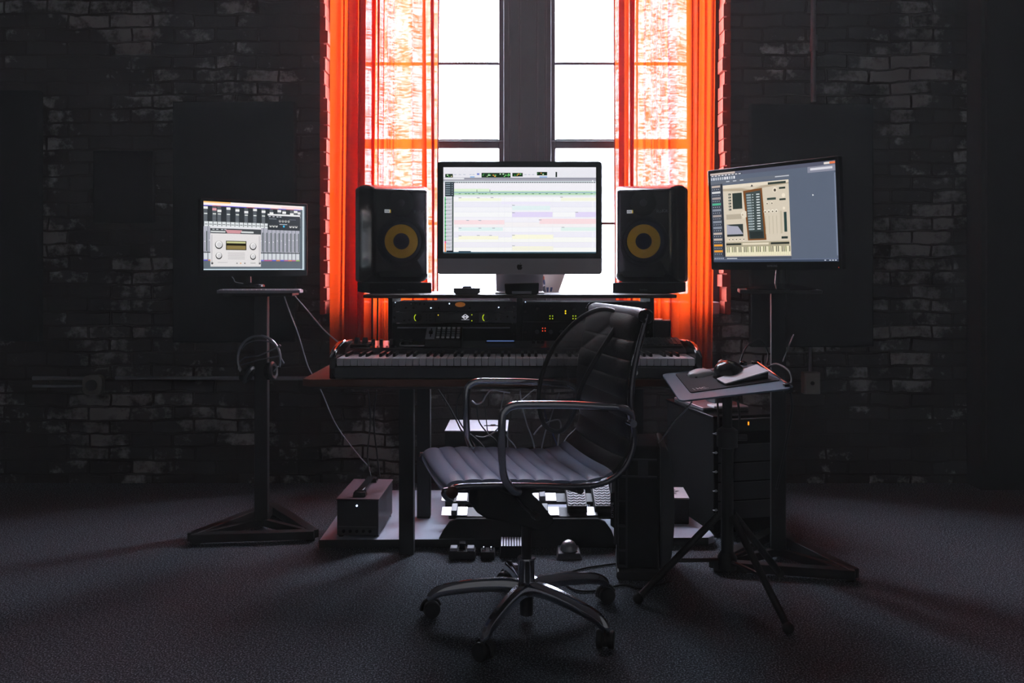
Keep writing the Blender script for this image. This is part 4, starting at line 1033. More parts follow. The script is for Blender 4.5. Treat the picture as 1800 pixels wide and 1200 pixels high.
# padded roll along the top edge, leather paler to show the light on it
q = MB(); q.tube([(-0.300, -0.236 + 0.472 * k / 12, 0.968) for k in range(13)], [0.016] + [0.0225] * 11 + [0.016], 16); q.build('head_roll', mat('head_roll_leather_lit', '6a6e78', 0.42, var=0.15, scale=220, bump=0.3), ch)
for sy in (-1, 1):
    q = MB(); rp = []
    for k in range(0, len(sm), 2):
        d_ = (sm[min(k + 1, len(sm) - 1)] - sm[max(0, k - 1)]).normalized(); nn = Vector((d_.z, 0, -d_.x)); nn = -nn if nn.z < 0 and sm[k].z < 0.56 else nn
        rp.append(Vector((sm[k].x, sy * 0.243, sm[k].z)) - nn * 0.010)
    q.tube(rp, 0.0095, 10); rail = q.build('side_rail', mat('polished_rail', '7c7c84', 0.15, metal=1.0), ch)
    q = MB(); q.lathe([(0, 0.0), (0.006, 0.0), (0.007, 0.003), (0.011, 0.003), (0.012, 0.0), (0.020, 0.0), (0.0225, 0.004), (0.0235, 0.010)][::-1] if sy < 0 else [(0.0235, -0.010), (0.0225, -0.004), (0.020, 0.0), (0.012, 0.0), (0.011, -0.003), (0.007, -0.003), (0.006, 0.0), (0, 0.0)], (-0.302, sy * 0.252, 0.966), 'y', 28); q.build('end_cap', BLKG, rail)
    q = MB(); q.lathe([(0.0, 0), (0.012, 0), (0.017, -0.003 * sy), (0.018, -0.008 * sy)], (0.280, sy * 0.256, 0.482), 'y', 24); q.build('end_cap', mat('bronze_cap', '5a4038', 0.35, metal=0.6), rail)
    Y = sy * 0.268
    ap = smoothpts([(0.085, sy * 0.245, 0.470), (0.105, sy * 0.255, 0.478), (0.132, sy * 0.266, 0.515), (0.141, Y, 0.57), (0.141, Y, 0.68), (0.132, Y, 0.708), (0.105, Y, 0.722), (0.05, Y, 0.722), (-0.06, Y, 0.717), (-0.17, Y, 0.708), (-0.215, Y, 0.703), (-0.243, Y * 0.97, 0.690), (-0.255, Y * 0.93, 0.668), (-0.252, sy * 0.250, 0.655)], 6)
    q = MB(); q.tube(ap, 0.0115, 14); arm = q.build('armrest', CHROME, ch)
    q = MB(); q.cyl(0.011, min(sy * 0.235, sy * 0.272), max(sy * 0.235, sy * 0.272), (-0.252, 0, 0.655), 'y', 18); q.build('arm_bolt', CHROME, arm)
# cross bars under seat and behind back
q = MB(); q.tube([(0.10, -0.24, 0.470), (0.10, -0.1, 0.445), (0.10, 0.1, 0.445), (0.10, 0.24, 0.470)], 0.011, 10); q.tube([(-0.10, -0.24, 0.462), (-0.10, -0.1, 0.440), (-0.10, 0.1, 0.440), (-0.10, 0.24, 0.462)], 0.011, 10); q.build('seat_spreader', STEEL, ch)
q = MB(); q.tube([(-0.268, -0.243, 0.80), (-0.30, -0.12, 0.80), (-0.30, 0.12, 0.80), (-0.268, 0.243, 0.80)], 0.009, 10); q.build('back_spreader', CHROME, ch)
q = MB(); q.prism([(0.17, 0.445), (0.175, 0.37), (0.14, 0.345), (0.05, 0.325), (-0.01, 0.300), (-0.05, 0.300), (-0.075, 0.325), (-0.03, 0.385), (0.0, 0.415), (-0.13, 0.425), (-0.13, 0.45)], -0.065, 0.065, 'y'); q.build('tilt_mechanism', BLKM, ch, bevel=0.006)
q = MB(); q.tube([(0.05, 0.05, 0.405), (0.045, 0.16, 0.40), (0.04, 0.235, 0.40)], 0.006, 8); q.tube([(0.04, 0.235, 0.40), (0.035, 0.265, 0.40)], 0.011, 10); q.build('tilt_lever', BLK, ch)
q = MB(); q.cyl(0.024, -0.04, 0.04, (0.13, 0, 0.385), 'y', 20); q.build('tension_knob', BLKG, ch)
q = MB(); q.cyl(0.016, 0.19, 0.32, seg=24); q.build('gas_stem', BLK, ch)
q = MB(); q.cyl(0.021, 0.02, 0.105, seg=24); q.build('stem_housing', BLK, ch)
q = MB(); q.lathe([(0.017, 0.200), (0.028, 0.200), (0.030, 0.196), (0.027, 0.192), (0.026, 0.12), (0.028, 0.10), (0.03, 0.09), (0.0, 0.088)], seg=36); q.build('chrome_sleeve', CHROME, ch)
for k in range(5):
    A = R(174 + 72 * k) - YAW
    M_ = Matrix.Rotation(A, 4, 'Z')
    path = smoothpts([(0.018, 0, 0.106), (0.06, 0, 0.112), (0.14, 0, 0.108), (0.22, 0, 0.096), (0.275, 0, 0.083), (0.302, 0, 0.066), (0.306, 0, 0.050)], 5)
    q = MB(M_); n_ = len(path)
    rows = []
    for i, p in enumerate(path):
        t = i / (n_ - 1); hw = 0.021 - 0.008 * min(1, t * 1.3); hh = 0.022 - 0.009 * t
        d_ = (path[min(n_ - 1, i + 1)] - path[max(0, i - 1)]).normalized(); up = Vector((-d_.z, 0, d_.x))
        row = []
        for a, c__ in ((0.35, 1.0), (0.75, 0.6), (1.0, -0.2), (0.9, -1.0), (-0.9, -1.0), (-1.0, -0.2), (-0.75, 0.6), (-0.35, 1.0)): row.append(p + Vector((0, a * hw, 0)) + up * c__ * hh)
        row.append(row[0]); rows.append(row)
    q.grid(rows); q.f.append(tuple(range(8))); q.mi.append(0); o_ = (n_ - 1) * 9; q.f.append(tuple(range(o_, o_ + 8))[::-1]); q.mi.append(0)
    leg = q.build('leg', CHROME, ch, angle=35)
    Mc = M_ @ Matrix.Translation((0.306, 0, 0)) @ Matrix.Rotation(R(25 + 47 * k), 4, 'Z')
    q = MB(Mc)
    for y0 in (-0.026, 0.008): q.lathe([(0.012, y0), (0.024, y0), (0.027, y0 + 0.004), (0.027, y0 + 0.014), (0.024, y0 + 0.018), (0.012, y0 + 0.018)], (0, 0, 0.0272), 'y', 24)
    q.lathe([(0.0, -0.009), (0.022, -0.009), (0.022, 0.009), (0, 0.009)], (0, 0, 0.028), 'y', 20)
    q.tube([(0.031 * math.cos(R(a)), 0, 0.027 + 0.031 * math.sin(R(a))) for a in range(-10, 171, 15)], 0.0045, 8, flat=1)
    q.cyl(0.008, 0.03, 0.062, (0, 0, 0), 'z', 10); q.build('caster', BLK, leg)

# mesh lumbar support strapped inside the backrest
Mi = Matrix.Translation((CH[0], CH[1], 0)) @ Matrix.Rotation(YAW, 4, 'Z')
lum = empty('lumbar_support', (CH[0], CH[1], 0), YAW, 'black mesh lumbar support with bowed oval frame, strapped to the chair back', 'lumbar support')
inv = Mi.inverted()
lp = [P(1086, 549, 2.77), P(1060, 543, 2.83), P(1030, 553, 2.89), P(1000, 577, 2.92), P(972, 612, 2.93), P(954, 655, 2.93), P(947, 700, 2.91), P(956, 745, 2.89), P(985, 758, 2.85), P(1008, 728, 2.79), P(1022, 680, 2.74), P(1048, 630, 2.72), P(1076, 585, 2.73), P(1090, 560, 2.75)]
loop = smoothpts([inv @ p for p in lp], 6, True)
q = MB(); q.tube(loop, 0.0078, 10, closed=True); q.build('oval_frame', BLK, lum)
cen = sum(loop, Vector()) / len(loop)
# bulging mesh surface: rings shrinking to the centre
rows = []; uvs = []
NR = 10
# basis for uv
ax = (inv.to_3x3() @ Vector((1, 0.3, 0))).normalized(); az = Vector((0, 0, 1))
for r_ in range(NR + 1):
    f = 1 - r_ / NR * 0.999
    row = []
    for p in loop + [loop[0]]:
        w_ = cen + (p - cen) * f
        w_ = w_ + Vector((0.035 * (1 - f * f), 0.0, 0))
        row.append(w_); uvs.append(((w_ - cen).dot(ax) * 10, (w_ - cen).dot(az) * 10))
    rows.append(row)
q = MB(); q.grid(rows); q.build('mesh_panel', MESHM, lum, uv=uvs, angle=180)
q = MB(); q.tube([(-0.235, 0.10, 0.66), (-0.10, 0.0, 0.665), (-0.10, -0.12, 0.66), (-0.232, -0.2, 0.655)], 0.004, 6); q.build('strap', RUB, lum)
#--TRAY--
# ------------------------------------------------------------------ mouse tray on a tripod
BL, FL, FR, BR = P(1163, 655, 3.05), P(1195, 706, 2.72), P(1393, 680, 2.80), P(1332, 640, 3.13)
o0 = (BL + FL + FR + BR) / 4
u_ = ((FR - FL) + (BR - BL)).normalized(); v_ = ((BL - FL) + (BR - FR)); v_ = (v_ - u_ * v_.dot(u_)).normalized(); n_ = u_.cross(v_)
TM = Matrix((u_.to_4d(), v_.to_4d(), n_.to_4d(), (0, 0, 0, 1))).transposed(); TM.col[3] = (*o0, 1); 
for i in range(3): TM[3][i] = 0
TMi = TM.inverted()
ct = [TMi @ p for p in (BL, FL, FR, BR)]
TW = (ct[2].x + ct[3].x - ct[0].x - ct[1].x) / 4; TD = (ct[0].y + ct[3].y - ct[1].y - ct[2].y) / 4
tr_ = empty('tripod_tray', (o0.x, o0.y, 0), 0, 'grey laminate mouse tray on a black tripod, right of the desk', 'tray stand')
L0 = Matrix.Translation((-o0.x, -o0.y, 0)) @ TM
q = MB(L0)
def rq(cs, r_, z0, z1):
    pts = []
    n4 = 4
    for i in range(4):
        p = Vector(cs[i][:2]); a = Vector(cs[i - 1][:2]); b_ = Vector(cs[(i + 1) % 4][:2])
        pa = p + (a - p).normalized() * r_; pb = p + (b_ - p).normalized() * r_
        for k in range(5):
            t = k / 4; pts.append(tuple(pa * (1 - t) ** 2 + p * 2 * t * (1 - t) + pb * t * t))
    q.prism(pts, z0, z1, 'z')
TC = [(-TW, TD), (-TW, -TD), (TW, -TD), (TW, TD)]
TC = [(c_.x, c_.y) for c_ in ct]
rq(TC, 0.025, -0.006, 0.0); q.build('tray_top', TRAYM, tr_, bevel=0.0015)
q = MB(L0)
e0, e1 = Vector(TC[3]), Vector(TC[2])
q.tube([(e0.x - 0.004, e0.y, 0.005), (e1.x - 0.002, e1.y, 0.005)], 0.004, 8); q.build('chrome_lip', CHROME, tr_)
for t in (0.0, 0.92):
    p = e0.lerp(e1, t); q = MB(L0); q.box(p.x - 0.02, p.x + 0.008, p.y - 0.008, p.y + 0.008, -0.02, 0.010); q.build('edge_clip', BLKG, tr_, bevel=0.002)
for uu in (0.35, 0.62, 0.85):
    p = Vector(TC[0]).lerp(Vector(TC[3]), uu); q = MB(L0); q.box(p.x - 0.008, p.x + 0.008, p.y - 0.012, p.y + 0.012, -0.012, 0.012); q.build('edge_clip', BLKG, tr_, bevel=0.002)
q = MB(L0); q.box(-0.09, 0.09, -0.07, 0.07, -0.03, -0.006); q.build('mount_plate', STEEL, tr_, bevel=0.003)
PX, PY = 0.715 - o0.x + 0.0, 2.93 - o0.y
zt = o0.z - 0.035
q = MB(); q.cyl(0.016, 0.30, zt, (PX, PY, 0)); q.cyl(0.020, 0.12, 0.52, (PX, PY, 0)); q.lathe([(0.0, 0.10), (0.030, 0.10), (0.032, 0.14), (0.02, 0.16)], (PX, PY, 0)); q.build('pole', STEEL, tr_)
q = MB(); q.lathe([(0.020, 0.50), (0.034, 0.505), (0.034, 0.56), (0.020, 0.57)], (PX, PY, 0)); q.tube([(PX + 0.03, PY, 0.535), (PX + 0.065, PY, 0.535)], 0.011, 10); q.build('height_clamp', BLK, tr_)
for a in (-68, 40, 188):
    dx, dy = math.cos(R(a)), math.sin(R(a))
    q = MB(); q.tube([(PX + dx * 0.03, PY + dy * 0.03, 0.28), (PX + dx * 0.30, PY + dy * 0.30, 0.022)], 0.012, 10)
    lg = q.build('leg', STEEL, tr_)
    q = MB(); q.tube([(PX + dx * 0.025, PY + dy * 0.025, 0.13), (PX + dx * 0.18, PY + dy * 0.18, 0.135)], 0.007, 8); q.build('brace', STEEL, lg)
    q = MB(); q.ball((PX + dx * 0.305, PY + dy * 0.305, 0.018), 0.018); q.build('rubber_foot', RUB, lg)

def ontray(px, py, lift=0.0):
    d_ = Vector(((px - 900) / FPX, 1, -(py - 470) / FPX)); o_ = Vector((0, 0, CAMH))
    nn = n_; t = (o0 - o_).dot(nn) / d_.dot(nn); return o_ + d_ * t + nn * lift
def trayobj(name, px, py, rot, label, cat, lift=0.0004):
    p = ontray(px, py, lift); e = empty(name, p, 0, label, cat)
    e.rotation_euler = (TM.to_3x3() @ Matrix.Rotation(rot, 3, 'Z')).to_euler(); return e
q = MB(); mc = ontray(1278, 668); mt = trayobj('mouse_mat', 1278, 668, 0, 'dark cloth mouse mat with white lettering, lying on the grey tray', 'mouse mat')
Lm = (TM.to_3x3().inverted())
def rel(px, py): return Lm @ (ontray(px, py) - mc)
cs = [rel(1187, 658), rel(1214, 691), rel(1372, 669), rel(1312, 645)]
rq([(c_.x, c_.y) for c_ in cs], 0.010, 0.0, 0.003); q.build('cloth_mat', PAD, mt)
pt = rel(1231, 684); q = MB(); q.text('| HC.', 0.024, Matrix.Translation((pt.x, pt.y, 0.0032)), 0.0001); q.build('printed_lettering', WHT, mt)
# white mouse
ms = trayobj('computer_mouse', 1231, 660, R(20), 'white low mouse at the left of the dark mouse mat', 'mouse', 0.0034)
def mouse_shape(q, L, W, H, flat=False, seg=14, ring=20):
    rows = []
    for i in range(seg + 1):
        t = i / seg; x = -L / 2 + L * t; w = W / 2 * (1 - abs(2 * t - 1) ** 3.2) ** 0.5; h = H * (math.sin(PI * (0.06 + 0.88 * t)) ** 0.55) * (1.05 - 0.25 * t)
        row = []
        for k in range(ring + 1):
            a = PI * k / ring
            row.append((x, w * math.cos(a), max(0.0, h * math.sin(a) ** 0.7)))
        rows.append(row)
    q.grid(rows); o_ = len(q.v) - (seg + 1) * (ring + 1)
    q.f.append(tuple(o_ + i * (ring + 1) for i in range(seg + 1)) + tuple(o_ + i * (ring + 1) + ring for i in range(seg, -1, -1))); q.mi.append(0)
q = MB(); mouse_shape(q, 0.098, 0.056, 0.022); q.build('shell', WHT, ms, angle=70)
q = MB(); q.box(-0.042, 0.042, -0.022, 0.022, -0.0004, 0.0035); q.build('base', ALUD, ms)
tbm = trayobj('trackball_mouse', 1281, 663, R(35), 'glossy black sculpted mouse in the middle of the mat', 'mouse', 0.0034)
q = MB(); mouse_shape(q, 0.112, 0.092, 0.060); q.build('shell', BLKG, tbm, angle=70)
q = MB(); q.ball((0.010, 0.030, 0.036), 0.016); q.build('thumb_ball', mat('thumb_ball_grey', '55555c', 0.2), tbm)
tp = trayobj('trackpad', 1307, 672, R(8), 'white sloping trackpad at the right of the mouse mat', 'trackpad', 0.0034)
cc = ontray(1307, 672, 0.0034)
def rel2(px, py, l): return (Matrix(tp.rotation_euler.to_matrix()).inverted()) @ (ontray(px, py, l) - cc)
a, b_, c_, d_ = rel2(1275, 680, 0.012), rel2(1352, 667, 0.030), rel2(1330, 657, 0.034), rel2(1260, 673, 0.016)
top = [a, b_, c_, d_]
q = MB(); q.hexa([Vector((p.x, p.y, p.z - 0.004)) for p in top], top); q.build('white_surface', mat('trackpad_white', 'fafaff', 0.35, var=0.02), tp, bevel=0.001)
q = MB(); q.hexa([Vector((p.x * 0.97, p.y * 0.97, 0.0)) for p in top], [Vector((p.x * 0.97, p.y * 0.97, p.z - 0.0042)) for p in top]); q.build('wedge_base', BLKG, tp)

# ------------------------------------------------------------------ equipment on and below the base board
BZ0 = 0.04
# lunchbox preamp with handle
lb = empty('preamp_lunchbox', (-0.60, 3.62, BZ0), R(-2), 'dark portable equipment case with carry handle on top, left end of the base board', 'equipment case')
q = MB(); q.box(-0.082, 0.082, -0.16, 0.16, 0.008, 0.148); q.build('case', mat('case_black', '303034', 0.45), lb, bevel=0.003)
q = MB(); q.box(-0.085, 0.085, -0.163, 0.163, 0.148, 0.153); q.build('top_cover', PURP, lb, bevel=0.001)
q = MB()
for x in (-0.07, 0.07):
    for y in (-0.14, 0.14): q.cyl(0.01, 0, 0.009, (x, y, 0), 'z', 12)
q.build('rubber_foot', RUB, lb)
for y in (-0.115, 0.115): q = MB(); q.hexa([(-0.026, y - 0.022, 0.153), (0.026, y - 0.022, 0.153), (0.026, y + 0.022, 0.153), (-0.026, y + 0.022, 0.153)], [(-0.022, y - 0.018, 0.172), (0.022, y - 0.018, 0.172), (0.022, y + 0.018, 0.172), (-0.022, y + 0.018, 0.172)]); q.build('handle_mount', BLKG, lb, bevel=0.002)
q = MB(); q.box(-0.014, 0.014, -0.115, 0.115, 0.168, 0.177); q.build('handle', BLKG, lb, bevel=0.003)
q = MB(); q.cyl(0.0035, -0.1635, -0.160, (-0.003, 0, 0.126), 'y', 12); q.build('power_light', LEDW, lb)
q = MB(); q.box(-0.075, 0.075, -0.1625, -0.160, 0.042, 0.045); q.build('trim_line', ALUD, lb)
q = MB()
for k in range(5): q.cyl(0.006, -0.165, -0.160, (-0.055 + k * 0.026, 0, 0.026), 'y', 12)
q.build('knob', BLKG, lb)
# box with pale top at the back
eb = empty('equipment_box', (-0.155, 3.94, BZ0), R(-1), 'tall black equipment box with pale grey top, at the back under the desk', 'equipment box')
q = MB(); q.box(-0.135, 0.135, -0.10, 0.17, 0.0, 0.345); q.build('body', BLKM, eb, bevel=0.003)
q = MB(); q.box(-0.137, 0.137, -0.102, 0.172, 0.345, 0.350); q.build('top_cover', mat('pale_top', 'b0aeb8', 0.5, var=0.05), eb, bevel=0.001)
q = MB(); q.cyl(0.012, 0.350, 0.356, (0.07, 0.02, 0), 'z', 14); q.box(0.03, 0.10, 0.01, 0.016, 0.350, 0.354); q.build('cable_entry', BLK, eb)

# pedalboard tilted towards the player
pbx0, pbx1 = -0.27, 0.40
pb = empty('pedalboard', (0.055, 3.50, BZ0), 0, 'black pedalboard with reflections made as pale plates, on the middle of the base board', 'pedalboard', rx=0)
q = MB(); q.prism([(-0.36, -0.035), (0.36, -0.035), (0.335, 0.03), (0.31, 0.065), (0.28, 0.078), (-0.27, 0.078), (-0.30, 0.065), (-0.325, 0.03)][::-1], -0.055, -0.035, 'y'); q.build('front_skirt', BLKM, pb, bevel=0.003)
TA = math.atan2(0.085, 0.34)
T0 = Matrix.Translation((0.02, -0.03, 0.080)) @ Matrix.Rotation(TA, 4, 'X')
for k in range(3):
    q = MB(T0); q.box(-0.325 + 0.01 * k, 0.325 - 0.01 * k, 0.0 + k * 0.115, 0.075 + k * 0.115, -0.012, 0.0)
    q.build('rail', STEEL, pb, bevel=0.003)
q = MB(); q.box(-0.27, -0.25, -0.035, 0.29, 0.0, 0.07); q.box(0.27, 0.29, -0.035, 0.29, 0.0, 0.07); q.box(-0.27, 0.29, 0.27, 0.29, 0.07, 0.145); q.build('side_frame', STEEL, pb)
PW_ = mat('rail_reflection_pale', 'e4e2e8', 0.35, metal=0.3, var=0.04)  # pale plates imitate window reflections on the glossy rails
lay = [(786, 0), (812, 0), (866, 0), (906, 0), (943, 0), (973, 0), (1040, 0), (786, 1), (812, 1), (905, 1), (938, 1), (968, 1), (1060, 1), (790, 2), (830, 2), (900, 2), (945, 2), (980, 2)]
for px, row in lay:
    x = (px - 900) / FPX * (3.50 + 0.115 * row) - 0.075
    q = MB(T0 @ Matrix.Translation((x, 0.004 + row * 0.115, 0.0))); q.box(-0.022, 0.022, 0, 0.066, 0.001, 0.004); q.build('reflection_plate', PW_, pb, bevel=0.001)
for px, row in ((799, 0), (925, 0), (958, 0), (890, 1), (922, 1), (953, 1), (810, 2)):
    x = (px - 900) / FPX * (3.50 + 0.115 * row) - 0.075
    q = MB(T0 @ Matrix.Translation((x, 0.006 + row * 0.115, 0.0))); q.box(-0.012, 0.012, 0.0, 0.06, 0.001, 0.022); q.build('rail_clamp', mat('clamp_grey', '5a5a60', 0.4), pb, bevel=0.002)
TREAD = mat('tread_rubber_grey', '74747c', 0.4, var=0.1)
def expr(px, py, label, w=0.075):
    d_ = 3.52; x = (px - 900) / FPX * d_
    e = empty('expression_pedal', (x, 3.50, BZ0 + 0.078), 0, label, 'pedal', 'tread-topped pedals on the pedalboard'); e.rotation_euler = (TA, 0, 0)
    q = MB(); q.box(-w / 2, w / 2, 0.0, 0.22, 0.006, 0.03); q.build('body', BLKM, e, bevel=0.003)
    M_ = Matrix.Translation((0, 0.0, 0.033)) @ Matrix.Rotation(R(8), 4, 'X')
    q = MB(M_); q.box(-w / 2, w / 2, 0, 0.215, 0, 0.006); q.build('treadle', mat('treadle_dark', '303036', 0.4), e, bevel=0.002)
    q = MB(M_)
    for c__ in range(6):
        for r_ in range(9):
            x0 = -w / 2 + 0.004 + c__ * (w - 0.008) / 6; wd = (w - 0.008) / 6; y0 = 0.008 + r_ * 0.0165; s_ = 0.006 if c__ % 2 else -0.006
            q.hexa([(x0 + 0.001, y0 + max(0, -s_), 0.006), (x0 + wd - 0.001, y0 + max(0, s_), 0.006), (x0 + wd - 0.001, y0 + 0.009 + max(0, s_), 0.006), (x0 + 0.001, y0 + 0.009 + max(0, -s_), 0.006)], [(x0 + 0.001, y0 + max(0, -s_), 0.009), (x0 + wd - 0.001, y0 + max(0, s_), 0.009), (x0 + wd - 0.001, y0 + 0.009 + max(0, s_), 0.009), (x0 + 0.001, y0 + 0.009 + max(0, -s_), 0.009)])
    q.build('chevron_tread', TREAD, e)
    q = MB(M_); q.prism([(-w / 2 + 0.006, 0.168), (w / 2 - 0.006, 0.168), (0, 0.20)], 0.006, 0.009, 'z'); q.build('triangle_badge', TREAD, e)
expr(1014, 880, 'left one of the two grey chevron-tread pedals on the pedalboard', 0.078)
expr(1060, 880, 'right one of the two grey chevron-tread pedals, beside the black tower', 0.07)
# small pedals on the carpet in front of the board
def floorpos(px, py): d_ = CAMH * FPX / (py - 470); return Vector(((px - 900) / FPX * d_, d_, 0))
p = floorpos(812, 984)
e = empty('switch_pedal', (p.x, p.y + 0.03, 0), 0, 'small double footswitch with two silver pads on the carpet, leftmost of the floor pedals', 'pedal')
q = MB(); q.box(-0.05, 0.05, -0.03, 0.03, 0, 0.032); q.build('body', BLKM, e, bevel=0.003)
for x in (-0.032, 0.032):
    q = MB(); q.box(x - 0.013, x + 0.013, -0.028, 0.012, 0.032, 0.044); q.build('silver_pad', GREYL, e, bevel=0.002)
q = MB(); q.box(-0.012, 0.012, -0.006, 0.026, 0.032, 0.055); q.build('centre_block', BLKG, e, bevel=0.002)
p = floorpos(857, 984)
e = empty('knob_pedal', (p.x, p.y + 0.03, 0), 0, 'tiny pedal with chrome switches on the carpet beside the double footswitch', 'pedal')
q = MB(); q.box(-0.026, 0.026, -0.03, 0.03, 0, 0.030); q.build('body', BLKM, e, bevel=0.003)
for x in (-0.014, 0.014): q = MB(); q.lathe([(0.007, 0.03), (0.007, 0.038), (0.004, 0.044), (0, 0.045)], (x, -0.01, 0), 'z', 12); q.build('chrome_switch', CHROME, e)
p = floorpos(899, 980)
e = empty('tread_pedal', (p.x, p.y + 0.03, 0), 0, 'black pedal with diamond-pattern metal plate on the carpet behind the chair column', 'pedal')
q = MB(); q.hexa([(-0.045, -0.04, 0), (0.045, -0.04, 0), (0.045, 0.05, 0), (-0.045, 0.05, 0)], [(-0.04, -0.036, 0.045), (0.04, -0.036, 0.045), (0.04, 0.045, 0.058), (-0.04, 0.045, 0.058)]); q.build('body', BLKM, e, bevel=0.002)
q = MB(Matrix.Translation((0, -0.036, 0.0455)) @ Matrix.Rotation(R(9), 4, 'X'))
for i in range(8):
    for j in range(7):
        x = -0.036 + i * 0.0103; y = 0.004 + j * 0.011; s_ = 0.0038
        q.prism([(x, y - s_), (x + s_, y), (x, y + s_), (x - s_, y)], 0.0, 0.002, 'z')
q.build('diamond_plate', ALU, e)
p = floorpos(1001, 984)
e = empty('wah_pedal', (p.x, p.y + 0.04, 0), 0, 'chrome dome-topped pedal on the carpet in front of the pedalboard', 'pedal')
q = MB(); q.hexa([(-0.05, -0.04, 0), (0.05, -0.04, 0), (0.045, 0.05, 0), (-0.045, 0.05, 0)], [(-0.042, -0.032, 0.022), (0.042, -0.032, 0.022), (0.04, 0.045, 0.03), (-0.04, 0.045, 0.03)]); q.build('body', ALUD, e, bevel=0.003)
q = MB(); q.lathe([(0.032, 0.026), (0.031, 0.04), (0.022, 0.055), (0.010, 0.062), (0, 0.064)], (0, 0, 0), 'z', 28); q.build('chrome_dome', ALU, e)
# box with printed lid at the right end of the board
e = empty('printed_box', (0.660, 3.72, BZ0), R(-3), 'small black box with a printed cream lid at the right end of the base board', 'box')
q = MB(); q.box(-0.085, 0.075, -0.075, 0.10, 0, 0.104); q.build('body', BLKM, e, bevel=0.003)
q = MB(); q.box(-0.086, 0.076, -0.077, 0.102, 0.104, 0.109); ld = q.build('lid', mat('cream_lid', 'c8bcc0', 0.5), e)
q = MB(); rq_ = random.Random(4)
for k in range(16):
    x = rq_.uniform(-0.06, 0.05); y = rq_.uniform(-0.05, 0.08); a = rq_.uniform(0, PI); L_ = rq_.uniform(0.004, 0.014)
    q.prism([(x + L_ * math.cos(a + k2 * 1.257) * rq_.uniform(0.5, 1), y + L_ * math.sin(a + k2 * 1.257) * rq_.uniform(0.5, 1)) for k2 in range(5)], 0.109, 0.1094, 'z')
q.build('printed_pattern', mat('print_ink', '3a3438', 0.6), ld)

# black computer tower right of the chair
tw = empty('computer_tower', (0.462, 3.13, 0), R(-6), 'big black computer tower with rounded grey side panel, standing on the carpet behind the chair', 'computer')
q = MB(); q.box(-0.090, 0.062, -0.02, 0.22, 0.035, 0.470); q.build('case', BLKM, tw, bevel=0.01, segs=3)
q = MB(); q.prism([(0.062, 0.03), (0.062, 0.475)] + [(0.060 + 0.05 * math.sin(R(a)) ** 0.6, 0.03 + 0.445 * (0.5 + 0.5 * math.cos(R(a)))) for a in range(8, 173, 8)], -0.045, 0.225, 'y'); q.build('curved_side_panel', mat('tower_grey', '434549', 0.6, var=0.1, scale=300), tw, bevel=0.006)
q = MB(); q.rbox(0.155, 0.03, 0.012, -0.05, 0.225, (-0.014, 0.020)); q.build('base_foot', BLK, tw, bevel=0.003)
fr_ = mat('tower_frame', '313235', 0.5)
q = MB()
for x in (-0.088, -0.058): q.box(x, x + 0.006, -0.030, -0.02, 0.04, 0.42)
for z_ in (0.045, 0.10, 0.185, 0.275, 0.36, 0.42): q.box(-0.088, -0.052, -0.031, -0.02, z_, z_ + 0.007)
for z_ in (0.36, 0.42): q.box(-0.052, 0.05, -0.029, -0.02, z_, z_ + 0.006)
q.build('front_grille', fr_, tw)
q = MB(); q.box(-0.015, 0.02, -0.027, -0.02, 0.365, 0.42); q.build('drive_bay', fr_, tw)
q = MB(); q.prism([(-0.112, 0.19), (-0.098, 0.18), (-0.098, 0.31), (-0.112, 0.30)], -0.030, -0.018, 'y'); q.text('EXTREME', 0.013, Matrix.Translation((-0.105, -0.031, 0.245)) @ Matrix.Rotation(R(90), 4, 'X') @ Matrix.Rotation(R(90), 4, 'Z'), 0.0002, mi=1)
q.build('side_badge', [BLKG, GREYL], tw)
q = MB(); q.box(-0.100, -0.090, -0.02, 0.0, 0.12, 0.38); q.build('front_hinge', BLK, tw)

# rack case standing right, beneath the tray
rcs = empty('rack_case', (0.935, 3.625, 0), R(13), 'tall black rack case full of gear behind the tray tripod, latches down its edge', 'rack case')
q = MB(); q.box(-0.115, 0.165, 0.0, 0.48, 0.015, 0.485); q.build('shell', mat('carpeted_case_black', '141415', 0.95, spec=0.05), rcs, bevel=0.004)
q = MB(); q.box(-0.120, 0.170, -0.004, 0.485, 0.485, 0.493); q.build('top_board', BLKG, rcs, bevel=0.001)
for k in range(5):
    z_ = 0.11 + k * 0.078
    q = MB(); q.prism([(-0.119, z_), (-0.108, z_ - 0.004), (-0.100, z_), (-0.104, z_ + 0.006)], -0.008, 0.004, 'y'); q.build('latch', ALU, rcs)
for k in range(4):
    q = MB(); q.box(-0.095, 0.150, -0.006, 0.0, 0.07 + k * 0.078, 0.14 + k * 0.078); q.build('gear_panel', mat('gear_face', '29292b', 0.4), rcs, bevel=0.001)
q = MB()
for x in (-0.1, 0.15):
    for y in (0.03, 0.45): q.cyl(0.015, 0, 0.016, (x, y, 0), 'z', 12)
q.build('rubber_foot', RUB, rcs)
# kit on top of the rack case
def onrc(x, y, z_): return Matrix.Translation((0.935, 3.625, 0)) @ Matrix.Rotation(R(13), 4, 'Z') @ Vector((x, y, z_))
p = onrc(-0.01, 0.25, 0.493)
e = empty('closed_laptop', p, R(12), 'closed dark laptop with a shiny lid on top of the rack case', 'laptop')
q = MB(); q.rbox(0.21, 0.32, 0.012, 0, 0.012, (0, 0), 'z'); q.build('base', BLK, e, bevel=0.002)
q = MB(); q.rbox(0.21, 0.32, 0.012, 0.0125, 0.02, (0, 0), 'z'); q.build('lid', mat('laptop_lid', '8a7a80', 0.35, metal=0.4), e, bevel=0.002)
p = onrc(-0.035, 0.10, 0.513)
e = empty('power_adapter', p, R(12), 'small white box lying on the closed laptop under the tray', 'adapter')
q = MB(); q.box(-0.045, 0.035, -0.035, 0.035, 0, 0.010); q.build('body', WHT, e, bevel=0.002)
p = onrc(0.02, 0.23, 0.513)
